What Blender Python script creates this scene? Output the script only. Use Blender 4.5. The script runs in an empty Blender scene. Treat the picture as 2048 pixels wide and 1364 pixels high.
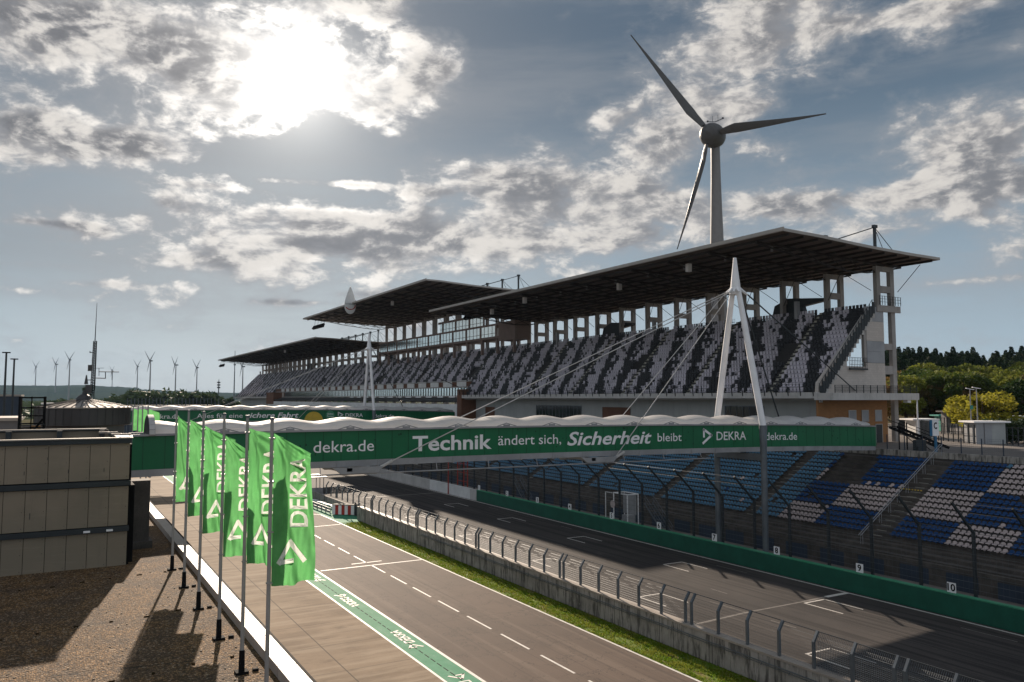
import bpy, bmesh, math, random
from mathutils import Vector, Matrix, noise
from mathutils.geometry import delaunay_2d_cdt
random.seed(7)
R = math.radians
sc = bpy.context.scene
# ------------------------------------------------------------------ camera
CAMH = 15.6
PITCH, YAW, FPX = R(4.14), R(30.008), 1575.0
cam_d = bpy.data.cameras.new('camera'); cam = bpy.data.objects.new('camera', cam_d)
sc.collection.objects.link(cam); sc.camera = cam
cam_d.sensor_width = 36; cam_d.lens = FPX / 2048 * 36; cam_d.clip_start = .1; cam_d.clip_end = 30000
cam.location = (0, 0, CAMH)
FW = Vector((math.sin(YAW) * math.cos(PITCH), math.cos(YAW) * math.cos(PITCH), math.sin(PITCH)))
RT = Vector((math.cos(YAW), -math.sin(YAW), 0)); UP = RT.cross(FW)
cam.rotation_euler = Matrix((RT, UP, -FW)).transposed().to_euler()
def ray(px, py): return FW + RT * ((px - 1024) / FPX) - UP * ((py - 682) / FPX)
def at(px, py, X=None, Y=None, Z=None, D=None):   # world point seen in a direction, at a known plane
    d = ray(px, py)
    t = X / d.x if X is not None else Y / d.y if Y is not None else (Z - CAMH) / d.z if Z is not None else D
    return d * t + Vector((0, 0, CAMH))
# ------------------------------------------------------------------ light
SUN_AZ, SUN_EL = R(12.0), R(22.7)
sund = Vector((math.sin(SUN_AZ) * math.cos(SUN_EL), math.cos(SUN_AZ) * math.cos(SUN_EL), math.sin(SUN_EL)))
sl = bpy.data.lights.new('sun', 'SUN'); so = bpy.data.objects.new('sun', sl); sc.collection.objects.link(so)
sl.energy = 4.6; sl.angle = R(.6); sl.color = (1, .84, .68)
so.rotation_euler = sund.to_track_quat('Z', 'Y').to_euler()
vs = sc.view_settings; vs.view_transform = 'Standard'; vs.look = 'None'; vs.gamma = 1; vs.exposure = .8
try: vs.use_curve_mapping = False
except Exception: pass
# ------------------------------------------------------------------ node expressions
class X_:
    """tiny wrapper that turns python maths into shader nodes"""
    def __init__(s, nt, sock): s.nt, s.s = nt, sock
    def _m(s, op, *a):
        n = s.nt.nodes.new('ShaderNodeMath'); n.operation = op
        for i, v in enumerate((s,) + a):
            if isinstance(v, X_): s.nt.links.new(v.s, n.inputs[i])
            else: n.inputs[i].default_value = v
        return X_(s.nt, n.outputs[0])
    def __add__(s, o): return s._m('ADD', o)
    __radd__ = __add__
    def __mul__(s, o): return s._m('MULTIPLY', o)
    __rmul__ = __mul__
    def __sub__(s, o): return s._m('SUBTRACT', o)
    def __rsub__(s, o): return (s * -1) + o
    def __truediv__(s, o): return s._m('DIVIDE', o)
    def f(s, op, *a): return s._m(op, *a)
    def clamp(s):
        n = s.nt.nodes.new('ShaderNodeClamp'); s.nt.links.new(s.s, n.inputs[0]); return X_(s.nt, n.outputs[0])
    def ss(s, a, b):
        n = s.nt.nodes.new('ShaderNodeMapRange'); n.interpolation_type = 'SMOOTHSTEP'
        s.nt.links.new(s.s, n.inputs[0]); n.inputs[1].default_value = a; n.inputs[2].default_value = b
        return X_(s.nt, n.outputs[0])
def noise_n(nt, vec, scale, detail=4, rough=.55, dist=0):
    n = nt.nodes.new('ShaderNodeTexNoise'); n.inputs['Scale'].default_value = scale
    n.inputs['Detail'].default_value = detail; n.inputs['Roughness'].default_value = rough; n.inputs['Distortion'].default_value = dist
    nt.links.new(vec, n.inputs['Vector']); return X_(nt, n.outputs['Fac'])
def comb(nt, x, y, z):
    n = nt.nodes.new('ShaderNodeCombineXYZ')
    for i, v in enumerate((x, y, z)):
        if isinstance(v, X_): nt.links.new(v.s, n.inputs[i])
        else: n.inputs[i].default_value = v
    return n.outputs[0]
def mixc(nt, fac, a, b, mode='MIX'):
    n = nt.nodes.new('ShaderNodeMix'); n.data_type = 'RGBA'; n.blend_type = mode; n.clamp_factor = True
    for sock, v in ((n.inputs[0], fac), (n.inputs[6], a), (n.inputs[7], b)):
        if isinstance(v, X_): nt.links.new(v.s, sock)
        elif hasattr(v, 'is_linked'): nt.links.new(v, sock)
        elif isinstance(v, (int, float)): sock.default_value = v
        else: sock.default_value = (*v, 1)
    return n.outputs[2]
# ------------------------------------------------------------------ world: daylight sky with clouds
w = bpy.data.worlds.new('World'); sc.world = w; w.use_nodes = True
nt = w.node_tree; nt.nodes.clear()
out = nt.nodes.new('ShaderNodeOutputWorld'); bg = nt.nodes.new('ShaderNodeBackground'); nt.links.new(bg.outputs[0], out.inputs[0])
tc = nt.nodes.new('ShaderNodeTexCoord'); sep = nt.nodes.new('ShaderNodeSeparateXYZ'); nt.links.new(tc.outputs['Generated'], sep.inputs[0])
dx, dy, dz = (X_(nt, sep.outputs[i]) for i in range(3))
az = dx.f('ARCTAN2', dy) * (180 / math.pi); el = dz.f('ARCSINE') * (180 / math.pi)
sky = nt.nodes.new('ShaderNodeTexSky'); sky.sky_type = 'NISHITA'; sky.sun_disc = False
sky.sun_elevation = SUN_EL; sky.sun_rotation = SUN_AZ; sky.air_density = 1.0; sky.dust_density = 1.5
def ae(px, py):
    d = ray(px, py).normalized(); return math.degrees(math.atan2(d.x, d.y)), math.degrees(math.asin(d.z))
# stretched coordinates for the cloud noise, warped; a second sample shifted towards the sun gives the light on the clouds
SAZ, SEL = ae(596, 172)
dA, dE = az * -1.0 + SAZ, el * -1.0 + SEL
dL = (dA * dA + dE * dE + 4.0).f('SQRT')
oA, oE = dA / dL, dE / dL
def cloudcoord(k, w1, w2):
    A, E_ = az + oA * k, el + oE * k
    return comb(nt, A * .072 + w1, E_ * .130 + w2, 1.7)
wv = comb(nt, az * .06, el * .13, 0.0)
wx = (noise_n(nt, wv, 2.2, 3, .5) - .5) * .22; wy = (noise_n(nt, comb(nt, az * .06 + 7.0, el * .13, 3.0), 2.2, 3, .5) - .5) * .18
n1 = noise_n(nt, cloudcoord(0.0, wx, wy), 2.2, 11, .61, 0)
n1s = noise_n(nt, cloudcoord(1.0, wx, wy), 2.2, 7, .59, 0)
n2 = noise_n(nt, cloudcoord(0.0, wx, wy), 9.0, 8, .66, 0)
def field(blobs):
    f_ = None
    for (px, py, rx, ry, wt) in blobs:
        a, e = ae(px, py); a2, _ = ae(px + rx, py); _, e2 = ae(px, py - ry)
        ra, re = max(abs(a2 - a), .4), max(abs(e2 - e), .3)
        q = ((az - a) / ra); p = ((el - e) / re)
        g = (q * q + p * p) * -1.0
        g = g.f('EXPONENT') * wt
        f_ = g if f_ is None else f_ + g
    return f_
CUM = [(100, 40, 330, 120, .42), (330, 110, 150, 90, .30), (60, 250, 220, 56, .40), (240, 288, 130, 34, .42), (600, 150, 210, 100, .52), (760, 215, 90, 50, .34), (470, 190, 110, 60, .3),
       (870, 138, 55, 30, .48), (690, 10, 120, 24, .36), (60, 308, 90, 22, .22),
       (330, 400, 70, 30, .30), (430, 372, 110, 12, .36), (560, 362, 120, 9, .34), (700, 368, 120, 9, .34), (860, 385, 80, 12, .30), (520, 425, 170, 26, .26), (600, 485, 300, 44, .46), (830, 470, 170, 56, .40), (420, 525, 130, 24, .34), (280, 440, 26, 22, .3),
       (1100, 350, 200, 50, .42), (1220, 420, 250, 56, .46), (1020, 480, 210, 38, .42), (1330, 480, 160, 30, .26), (1330, 290, 60, 40, .26), (900, 540, 160, 14, .22), (1000, 420, 90, 30, .2),
       (1480, 120, 170, 60, .34), (1400, 210, 130, 60, .40), (1840, 26, 240, 30, .42), (1640, 70, 200, 50, .22), (1500, 20, 160, 26, .2),
       (1960, 300, 130, 44, .5), (1780, 395, 260, 40, .50), (1960, 375, 160, 40, .44), (1580, 405, 110, 22, .34), (1900, 440, 200, 20, .2), (1480, 300, 100, 24, .2),
       (90, 446, 120, 8, .40), (200, 470, 30, 14, .36), (60, 530, 110, 9, .32), (170, 566, 160, 7, .34), (40, 580, 60, 8, .3), (590, 606, 120, 5, .46), (720, 590, 90, 6, .3), (1950, 560, 180, 8, .24), (2020, 95, 36, 14, .36)]
GAP = [(1030, 110, 130, 130, .34), (960, 270, 200, 50, .26), (150, 385, 160, 30, .30), (700, 315, 200, 26, .28), (1620, 250, 110, 46, .22), (450, 20, 50, 40, .12), (1200, 90, 120, 100, .2), (1700, 180, 260, 50, .12), (200, 660, 500, 60, .2), (1700, 620, 600, 50, .18), (700, 410, 90, 12, .12), (1750, 500, 300, 26, .1)]
fld = field(CUM) - field(GAP)
s0 = ray(596, 172).normalized()
cs = dx * s0.x + dy * s0.y + dz * s0.z
ang = cs.f('MINIMUM', 1.0).f('ARCCOSINE') * (180 / math.pi)
glow1 = ((ang / 2.75).f('POWER', 1.35) * -1.0).f('EXPONENT')
glow2 = ((ang / 7.0) * -1.0).f('EXPONENT')
glow3 = ((ang / 26.0) * -1.0).f('EXPONENT')
dens = n1 + (n2 - .5) * .16 + fld * .50 + .020
cl = dens.ss(.56, .70)                        # visible cloud
soft = dens.ss(.44, .64)
thick = dens.ss(.63, .80)                     # thick cores
lit = ((n1 - n1s) * 3.4 + (n2 - .5) * .8 + .46).clamp()
grad = el.ss(0.0, 26.0)
gap = mixc(nt, grad, (.43, .55, .645), (.075, .13, .20))
lowdark = (((el - 10.0) / 3.4) * ((el - 10.0) / 3.4) * -1.0).f('EXPONENT') * (az.ss(28.0, 0.0))
gap = mixc(nt, lowdark * .36, gap, (.165, .21, .255))
skymul = nt.nodes.new('ShaderNodeVectorMath'); skymul.operation = 'SCALE'; nt.links.new(sky.outputs[0], skymul.inputs[0]); skymul.inputs[3].default_value = .05
gap = mixc(nt, .12, gap, skymul.outputs[0])
streaks = noise_n(nt, comb(nt, az * .03, el * .22, 9.0), 1.6, 6, .6)
gap = mixc(nt, streaks.ss(.40, .72) * .40 * el.ss(1.0, 8.0), gap, (.36, .37, .39))
gap = mixc(nt, soft * .45, gap, (.40, .405, .42))
ccol = mixc(nt, lit.ss(.15, .85), (.29, .295, .315), (.80, .75, .695))
ccol = mixc(nt, thick * lit.ss(.66, .24) * (1.0 - az.ss(8.0, 22.0) * .45) * .88, ccol, (.14, .14, .155))
col = mixc(nt, cl * .94, gap, ccol)
def scl(v, f_):
    n = nt.nodes.new('ShaderNodeVectorMath'); n.operation = 'SCALE'
    nt.links.new(v, n.inputs[0]) if hasattr(v, 'is_linked') else setattr(n.inputs[0], 'default_value', v)
    if isinstance(f_, X_): nt.links.new(f_.s, n.inputs[3])
    else: n.inputs[3].default_value = f_
    return n.outputs[0]
def vadd(a, b):
    n = nt.nodes.new('ShaderNodeVectorMath'); nt.links.new(a, n.inputs[0]); nt.links.new(b, n.inputs[1]); return n.outputs[0]
edge = cl * (1.0 - thick * .75)
col = vadd(col, scl((1.0, .95, .88), glow1 * (cl * 1.5 + 1.0)))
col = vadd(col, scl((1.0, .94, .87), glow2 * (edge * lit * 1.3 + .16)))
col = vadd(col, scl((.9, .87, .82), glow3 * (edge * .5 * lit + .03)))
# extra brightness added to the unseen sky overhead and behind, to fill shadows
fill_away = (dx * -math.sin(YAW) + dy * -math.cos(YAW)) * .8 + dz * .45
col = vadd(col, scl((.30, .31, .325), fill_away.ss(.02, .62)))
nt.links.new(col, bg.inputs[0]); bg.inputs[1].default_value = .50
# ------------------------------------------------------------------ helpers
C = sc.collection
WL = {}
def wl(o): return WL.get(o.name, Vector((0, 0, 0))) if o else Vector((0, 0, 0))
def tag(o, label=None, cat=None, group=None, kind=None):
    if label: o['label'] = label
    if cat: o['category'] = cat
    if group: o['group'] = group
    if kind: o['kind'] = kind
    return o
def thing(name, loc, label, cat, group=None):
    o = bpy.data.objects.new(name, None); C.objects.link(o); o.location = loc; o.empty_display_size = .3
    WL[o.name] = Vector(loc); return tag(o, label, cat, group)
SPLIT = set('front_panel white_hoarding vent_stack press_box_leg roof_lamp loudspeaker balcony_window window_pane kiosk_post gate_post rail_post stay_cable back_stay cable_bracket parapet_post steel_band lamp_head roof_mast pylon_post fascia concourse_wall soffit white_block red_block stair_roof stair_tower gate_sheet stringer net_post flag_ring balcony_slab canopy_post box_frame press_box rail camera_box equipment_box digit canopy_edge_beam front_railing brace_rod'.split())
class MB:
    def __init__(s): s.v, s.f, s.mi, s.cuts = [], [], [], []
    def cut(s): s.cuts.append((len(s.v), len(s.f)))
    def split(s, name, mats, parent=None, **k):
        if not s.cuts or s.cuts[-1][1] < len(s.f): s.cut()
        pv = pf = 0; r = []
        for (nv, nf) in s.cuts:
            if nf > pf:
                q = MB(); q.v = s.v[pv:nv]; q.f = [tuple(i - pv for i in f) for f in s.f[pf:nf]]; q.mi = s.mi[pf:nf]; r.append(q.build(name, mats, parent, **k))
            pv, pf = nv, nf
        return r
    def poly(s, pts, m=0):
        b = len(s.v); s.v += [tuple(p) for p in pts]; s.f.append(tuple(range(b, b + len(pts)))); s.mi.append(m)
    def box(s, x0, y0, z0, x1, y1, z1, m=0):
        b = len(s.v); s.v += [(x0, y0, z0), (x1, y0, z0), (x1, y1, z0), (x0, y1, z0), (x0, y0, z1), (x1, y0, z1), (x1, y1, z1), (x0, y1, z1)]
        for q in ((0, 3, 2, 1), (4, 5, 6, 7), (0, 1, 5, 4), (1, 2, 6, 5), (2, 3, 7, 6), (3, 0, 4, 7)):
            s.f.append(tuple(b + i for i in q)); s.mi.append(m)
    def tube(s, p, q, r, n=6, r2=None, m=0):
        p, q = Vector(p), Vector(q); d = q - p
        if d.length < 1e-6: return
        d.normalize(); a = d.cross(Vector((0, 0, 1)) if abs(d.z) < .9 else Vector((1, 0, 0))).normalized(); c = d.cross(a)
        r2 = r if r2 is None else r2; b = len(s.v)
        for (o, rr) in ((p, r), (q, r2)):
            for i in range(n):
                t = 2 * math.pi * (i + .5) / n; s.v.append(tuple(o + a * (rr * math.cos(t)) + c * (rr * math.sin(t))))
        for i in range(n):
            j = (i + 1) % n; s.f.append((b + i, b + j, b + n + j, b + n + i)); s.mi.append(m)
        s.v += s.v[b:b + 2 * n]; b += 2 * n
        s.f.append(tuple(b + n - 1 - i for i in range(n))); s.f.append(tuple(b + n + i for i in range(n))); s.mi += [m, m]
    def beam(s, p, q, wd, ht, m=0, up=(0, 0, 1)):
        p, q = Vector(p), Vector(q); d = (q - p).normalized(); up = Vector(up)
        if abs(d.dot(up)) > .98: up = Vector((0, 1, 0))
        a = d.cross(up).normalized() * (wd / 2); c = a.cross(d).normalized() * (ht / 2); b = len(s.v)
        for o in (p, q):
            for k in ((-1, -1), (1, -1), (1, 1), (-1, 1)): s.v.append(tuple(o + a * k[0] + c * k[1]))
        for f in ((0, 1, 2, 3), (7, 6, 5, 4), (0, 4, 5, 1), (1, 5, 6, 2), (2, 6, 7, 3), (3, 7, 4, 0)):
            s.f.append(tuple(b + i for i in f)); s.mi.append(m)
    def prism(s, pts, h, m=0):          # pts: closed 3-D polygon, h: extrusion vector
        h = Vector(h); n = len(pts); b = len(s.v)
        s.v += [tuple(p) for p in pts] + [tuple(Vector(p) + h) for p in pts]
        s.f.append(tuple(b + i for i in range(n))); s.f.append(tuple(b + 2 * n - 1 - i for i in range(n))); s.mi += [m, m]
        for i in range(n):
            j = (i + 1) % n; s.f.append((b + i, b + n + i, b + n + j, b + j)); s.mi.append(m)
    def add(s, o, loc=(0, 0, 0), m=None, rz=0):
        b = len(s.v); cs_, sn = math.cos(rz), math.sin(rz)
        s.v += [(x * cs_ - y * sn + loc[0], x * sn + y * cs_ + loc[1], z + loc[2]) for x, y, z in o.v]
        s.f += [tuple(b + i for i in f) for f in o.f]; s.mi += [k if m is None else m for k in o.mi]
    def comps(s):
        par = list(range(len(s.v)))
        def fd(i):
            while par[i] != i: par[i] = par[par[i]]; i = par[i]
            return i
        seen = {}
        for i, v in enumerate(s.v):
            k = (round(v[0], 4), round(v[1], 4), round(v[2], 4))
            if k in seen: par[fd(i)] = fd(seen[k])
            else: seen[k] = i
        for f in s.f:
            for i in f[1:]: par[fd(i)] = fd(f[0])
        g = {}
        for f, mi in zip(s.f, s.mi): g.setdefault(fd(f[0]), []).append((f, mi))
        r = []
        for k in g:
            q = MB(); mp = {}
            for f, mi in g[k]:
                for i in f:
                    if i not in mp: mp[i] = len(q.v); q.v.append(s.v[i])
                q.f.append(tuple(mp[i] for i in f)); q.mi.append(mi)
            r.append(q)
        return r
    def build(s, name, mats, parent=None, smooth=False, bevel=0):
        if name in SPLIT and parent is not None:
            cs_ = s.comps()
            if 1 < len(cs_) <= 100: return [q._build(name, mats, parent, smooth, bevel) for q in cs_][0]
        return s._build(name, mats, parent, smooth, bevel)
    def _build(s, name, mats, parent=None, smooth=False, bevel=0):
        me = bpy.data.meshes.new(name); o_ = wl(parent)
        me.from_pydata([(x - o_.x, y - o_.y, z - o_.z) for x, y, z in s.v], [], s.f); 
        if not isinstance(mats, (list, tuple)): mats = [mats]
        for m in mats: me.materials.append(m)
        me.polygons.foreach_set('material_index', s.mi)
        if smooth: me.polygons.foreach_set('use_smooth', [True] * len(s.f))
        me.update()
        if name not in ('tree_crown',):
            bm = bmesh.new(); bm.from_mesh(me); bmesh.ops.recalc_face_normals(bm, faces=bm.faces); bm.to_mesh(me); bm.free()
        o = bpy.data.objects.new(name, me); C.objects.link(o); o.parent = parent; WL[o.name] = o_.copy()
        if bevel:
            bv = o.modifiers.new('bevel', 'BEVEL'); bv.width = bevel; bv.segments = 2; bv.limit_method = 'ANGLE'
        return o
def struct(name, mb, m): return tag(mb.build(name, m), kind='structure')
def copy_part(o, parent, loc=None):
    c = o.copy(); C.objects.link(c); c.parent = parent; WL[c.name] = wl(parent).copy()
    if loc is not None: c.location = loc
    return c
def copy_thing(root, loc, label=None, rz=None, scale=None):
    r = root.copy(); C.objects.link(r); r.location = loc; WL[r.name] = Vector(loc)
    if label: r['label'] = label
    if rz is not None: r.rotation_euler = (0, 0, rz)
    if scale is not None: r.scale = (scale,) * 3
    for ch in list(root.children):
        c = copy_part(ch, r)
        for g in list(ch.children): copy_part(g, c)
    return r
# ------------------------------------------------------------------ materials
M = {}
def mat(name, col, rough=.7, var=.12, vscale=.6, bump=0, bscale=8, metal=0, col2=None, spec=.35, fine=0.0, streak=None, coat=0, trans=0):
    """base colour varied by broad noise (and vertical streaks), optional bump"""
    m = bpy.data.materials.new(name); m.use_nodes = True; t = m.node_tree; b = t.nodes['Principled BSDF']
    tcn = t.nodes.new('ShaderNodeTexCoord'); ob = tcn.outputs['Object']
    c2 = col2 or tuple(c * (1 - var * 2.2) for c in col)
    n = noise_n(t, ob, vscale, 6, .6)
    c = mixc(t, n.ss(.3, .7), col, c2)
    if fine: c = mixc(t, noise_n(t, ob, 14, 3, .7).ss(.35, .7) * fine, c, tuple(x * .35 for x in col))
    if streak:
        mp = t.nodes.new('ShaderNodeMapping'); t.links.new(ob, mp.inputs[0]); mp.inputs['Scale'].default_value = (streak[0], streak[0], streak[1])
        c = mixc(t, noise_n(t, mp.outputs[0], 1, 5, .65).ss(.48, .72) * streak[2], c, streak[3])
    t.links.new(c, b.inputs['Base Color'])
    b.inputs['Roughness'].default_value = rough; b.inputs['Metallic'].default_value = metal
    b.inputs['Specular IOR Level'].default_value = spec; b.inputs['Coat Weight'].default_value = coat
    if bump:
        bn = t.nodes.new('ShaderNodeBump'); bn.inputs['Strength'].default_value = bump; bn.inputs['Distance'].default_value = .05
        t.links.new(noise_n(t, ob, bscale, 5, .65).s, bn.inputs['Height']); t.links.new(bn.outputs[0], b.inputs['Normal'])
    if trans:
        tb = t.nodes.new('ShaderNodeBsdfTranslucent'); t.links.new(c, tb.inputs[0]); ms = t.nodes.new('ShaderNodeMixShader'); ms.inputs[0].default_value = trans
        o_ = t.nodes['Material Output']; t.links.new(b.outputs[0], ms.inputs[1]); t.links.new(tb.outputs[0], ms.inputs[2]); t.links.new(ms.outputs[0], o_.inputs[0])
    M[name] = m; return m
def special(name, fn, rough=.8, spec=.3):
    m = bpy.data.materials.new(name); m.use_nodes = True; t = m.node_tree; b = t.nodes['Principled BSDF']
    b.inputs['Roughness'].default_value = rough; b.inputs['Specular IOR Level'].default_value = spec
    tcn = t.nodes.new('ShaderNodeTexCoord'); ob = tcn.outputs['Object']; sp = t.nodes.new('ShaderNodeSeparateXYZ'); t.links.new(ob, sp.inputs[0])
    x, y, z = (X_(t, sp.outputs[i]) for i in range(3))
    fn(t, b, ob, x, y, z); M[name] = m; return m
def set_bump(t, b, h, strength=.3, dist=.03):
    bn = t.nodes.new('ShaderNodeBump'); bn.inputs['Strength'].default_value = strength; bn.inputs['Distance'].default_value = dist
    t.links.new(h.s, bn.inputs['Height']); t.links.new(bn.outputs[0], b.inputs['Normal'])
def f_track(t, b, ob, x, y, z):
    c = mixc(t, noise_n(t, ob, .12, 5, .6).ss(.3, .7), (.066, .058, .054), (.044, .040, .039))
    c = mixc(t, noise_n(t, comb(t, x * 1.6, y * .035, z), 1, 5, .6).ss(.44, .58) * .85, c, (.026, .024, .024))       # rubbered lines
    wv = noise_n(t, comb(t, x * .22, y * .05, z), 1, 2, .5) * 26 + x * 1.2
    arc = (wv.f('SINE') * .5 + .5).ss(.93, 1.0)
    c = mixc(t, arc * noise_n(t, ob, .3, 3, .5).ss(.45, .7) * .75, c, (.028, .026, .026))          # curved tyre marks
    c = mixc(t, noise_n(t, ob, 9, 4, .75).ss(.45, .8) * .35, c, (.12, .105, .095))
    c = mixc(t, noise_n(t, comb(t, x * .9, y * .3, z), 1, 6, .7).ss(.60, .72) * .35, c, (.15, .13, .11))      # pale scuffs
    t.links.new(c, b.inputs['Base Color']); set_bump(t, b, noise_n(t, ob, 30, 4, .7), .25, .02)
def f_pit(t, b, ob, x, y, z):
    c = mixc(t, noise_n(t, ob, .10, 5, .6).ss(.3, .7), (.125, .090, .071), (.092, .068, .055))
    c = mixc(t, noise_n(t, comb(t, x * 1.1, y * .02, z), 1, 4, .5).ss(.52, .62) * .4, c, (.19, .145, .115))
    c = mixc(t, noise_n(t, comb(t, x * 2.5, y * .03, z + 4), 1, 3, .5).ss(.55, .63) * .4, c, (.055, .043, .037))
    c = mixc(t, noise_n(t, ob, 14, 4, .8).ss(.4, .8) * .45, c, (.048, .036, .03))
    crack = (noise_n(t, comb(t, x * .3, y * .3, z), 1, 6, .6) - .5).f('ABSOLUTE').ss(.006, .0)
    c = mixc(t, noise_n(t, comb(t, x * .25, y * .12, z + 9), 1, 6, .7).ss(.50, .66) * .5, c, (.07, .052, .043))
    c = mixc(t, joint(y + x * .03, 17.3, .05) * .6, c, (.045, .035, .03))
    c = mixc(t, crack * .8, c, (.035, .03, .027))
    t.links.new(c, b.inputs['Base Color']); set_bump(t, b, noise_n(t, ob, 30, 4, .7), .3, .02)
def joint(v, period, wd): return ((v / period).f('FRACT') - .5).f('ABSOLUTE').ss(.5 - wd / period, .5 - wd / period * .3)
def f_apron(t, b, ob, x, y, z):
    c = mixc(t, noise_n(t, ob, .25, 6, .65).ss(.3, .7), (.27, .205, .145), (.18, .135, .095))
    c = mixc(t, noise_n(t, comb(t, x * .12, y * .9, z), 1, 6, .6).ss(.42, .68) * .6, c, (.37, .30, .225))      # brushed pale bands across
    c = mixc(t, noise_n(t, comb(t, x * .5, y * 1.6, z), 1, 5, .7).ss(.55, .75) * .5, c, (.075, .057, .042))
    c = mixc(t, noise_n(t, ob, 12, 3, .7).ss(.5, .8) * .3, c, (.13, .11, .09))
    j = joint(x - 15.0, 4.6, .06).f('MAXIMUM', joint(y, 5.0, .05) * .7)
    c = mixc(t, j * .8, c, (.06, .052, .045))
    t.links.new(c, b.inputs['Base Color']); set_bump(t, b, noise_n(t, ob, 20, 4, .7), .15, .02)
def f_green(t, b, ob, x, y, z):
    c = mixc(t, noise_n(t, ob, .8, 5, .65).ss(.3, .7), (.035, .22, .115), (.07, .27, .16))
    c = mixc(t, noise_n(t, comb(t, x * 1.5, y * .35, z), 1, 6, .7).ss(.52, .72) * .55, c, (.17, .30, .22))
    c = mixc(t, noise_n(t, ob, 9, 4, .7).ss(.5, .8) * .4, c, (.03, .12, .07))
    t.links.new(c, b.inputs['Base Color']); set_bump(t, b, noise_n(t, ob, 30, 4, .7), .2, .02)
def f_gravel(t, b, ob, x, y, z):
    vo = t.nodes.new('ShaderNodeTexVoronoi'); vo.inputs['Scale'].default_value = 18; t.links.new(ob, vo.inputs[0])
    vc = X_(t, vo.outputs['Distance']); sepc = t.nodes.new('ShaderNodeSeparateColor'); t.links.new(vo.outputs['Color'], sepc.inputs[0]); rr = X_(t, sepc.outputs[0])
    c = mixc(t, rr, (.075, .038, .014), (.50, .29, .13))
    c = mixc(t, noise_n(t, ob, .55, 6, .6).ss(.42, .62) * .6, c, (.12, .09, .07))
    c = mixc(t, noise_n(t, ob, 1.7, 5, .6).ss(.5, .7) * .5, c, (.07, .045, .02))
    c = mixc(t, vc.ss(.25, .6) * .75, c, (.025, .018, .012))
    c = mixc(t, rr.ss(.93, .97) * .7, c, (.36, .28, .2))
    seam = joint(y + x * .16 + (noise_n(t, ob, 2.0, 3, .6) - .5) * .25, 5.2, .08) * noise_n(t, ob, 1.6, 3, .6).ss(.44, .56)
    c = mixc(t, seam * .8, c, (.02, .016, .012))
    t.links.new(c, b.inputs['Base Color'])
    bn = t.nodes.new('ShaderNodeBump'); bn.invert = True; bn.inputs['Strength'].default_value = 1; bn.inputs['Distance'].default_value = .05
    t.links.new(vc.s, bn.inputs['Height']); t.links.new(bn.outputs[0], b.inputs['Normal'])
def f_grass(t, b, ob, x, y, z):
    c = mixc(t, noise_n(t, ob, 1.2, 6, .7).ss(.3, .7), (.11, .19, .014), (.19, .25, .025))
    c = mixc(t, noise_n(t, comb(t, x * 1.2, y * .35, z), 1, 5, .65).ss(.50, .64) * .85, c, (.27, .19, .085))
    c = mixc(t, noise_n(t, ob, 16, 4, .8).ss(.4, .75) * .6, c, (.03, .05, .008))
    t.links.new(c, b.inputs['Base Color']); set_bump(t, b, noise_n(t, ob, 14, 5, .8), .9, .12)
def f_conc(t, b, ob, x, y, z):
    c = mixc(t, noise_n(t, ob, .7, 6, .6).ss(.3, .7), (.40, .37, .335), (.27, .25, .225))
    c = mixc(t, noise_n(t, comb(t, x * 3, y * 3.2, z * .45), 1, 6, .7).ss(.46, .62) * .85, c, (.07, .065, .058))
    c = mixc(t, noise_n(t, comb(t, x * 2, y * 2.0, z * 2), 1, 4, .7).ss(.62, .72) * .5, c, (.36, .35, .33))
    c = mixc(t, joint(y, 4.7, .05) * .8, c, (.06, .055, .05))
    t.links.new(c, b.inputs['Base Color']); set_bump(t, b, noise_n(t, ob, 12, 5, .7), .3, .03)
def f_wallpanel(t, b, ob, x, y, z):
    c = mixc(t, noise_n(t, ob, .25, 4, .6).ss(.35, .65), (.25, .20, .145), (.20, .165, .12))
    c = mixc(t, noise_n(t, comb(t, x * .6, y, z * 6), 1, 5, .6).ss(.5, .7) * .18, c, (.31, .265, .20))
    c = mixc(t, noise_n(t, comb(t, x * 5, y, z * .5), 1, 5, .7).ss(.55, .75) * .3, c, (.13, .11, .09))
    t.links.new(c, b.inputs['Base Color']); set_bump(t, b, noise_n(t, comb(t, x * .8, y, z * 30), 1, 3, .6), .12, .02)
def f_brick(t, b, ob, x, y, z):
    br = t.nodes.new('ShaderNodeTexBrick'); t.links.new(comb(t, x + y, z, 0.0), br.inputs[0])
    br.inputs['Color1'].default_value = (.36, .17, .065, 1); br.inputs['Color2'].default_value = (.30, .145, .055, 1); br.inputs['Mortar'].default_value = (.27, .16, .09, 1)
    br.inputs['Scale'].default_value = 1; br.inputs['Brick Width'].default_value = .5; br.inputs['Row Height'].default_value = .25; br.inputs['Mortar Size'].default_value = .015
    c = mixc(t, noise_n(t, ob, .5, 5, .6).ss(.4, .7) * .3, br.outputs[0], (.22, .11, .05)); t.links.new(c, b.inputs['Base Color'])
def f_beige(t, b, ob, x, y, z):
    br = t.nodes.new('ShaderNodeTexBrick'); t.links.new(comb(t, x + y, z, 0.0), br.inputs[0])
    br.inputs['Color1'].default_value = (.55, .50, .46, 1); br.inputs['Color2'].default_value = (.50, .455, .42, 1); br.inputs['Mortar'].default_value = (.42, .38, .35, 1)
    br.inputs['Scale'].default_value = 1; br.inputs['Brick Width'].default_value = .6; br.inputs['Row Height'].default_value = .3; br.inputs['Mortar Size'].default_value = .012
    c = mixc(t, noise_n(t, comb(t, x, y, z * .3), .8, 5, .6).ss(.5, .75) * .3, br.outputs[0], (.34, .31, .29)); t.links.new(c, b.inputs['Base Color'])
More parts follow.
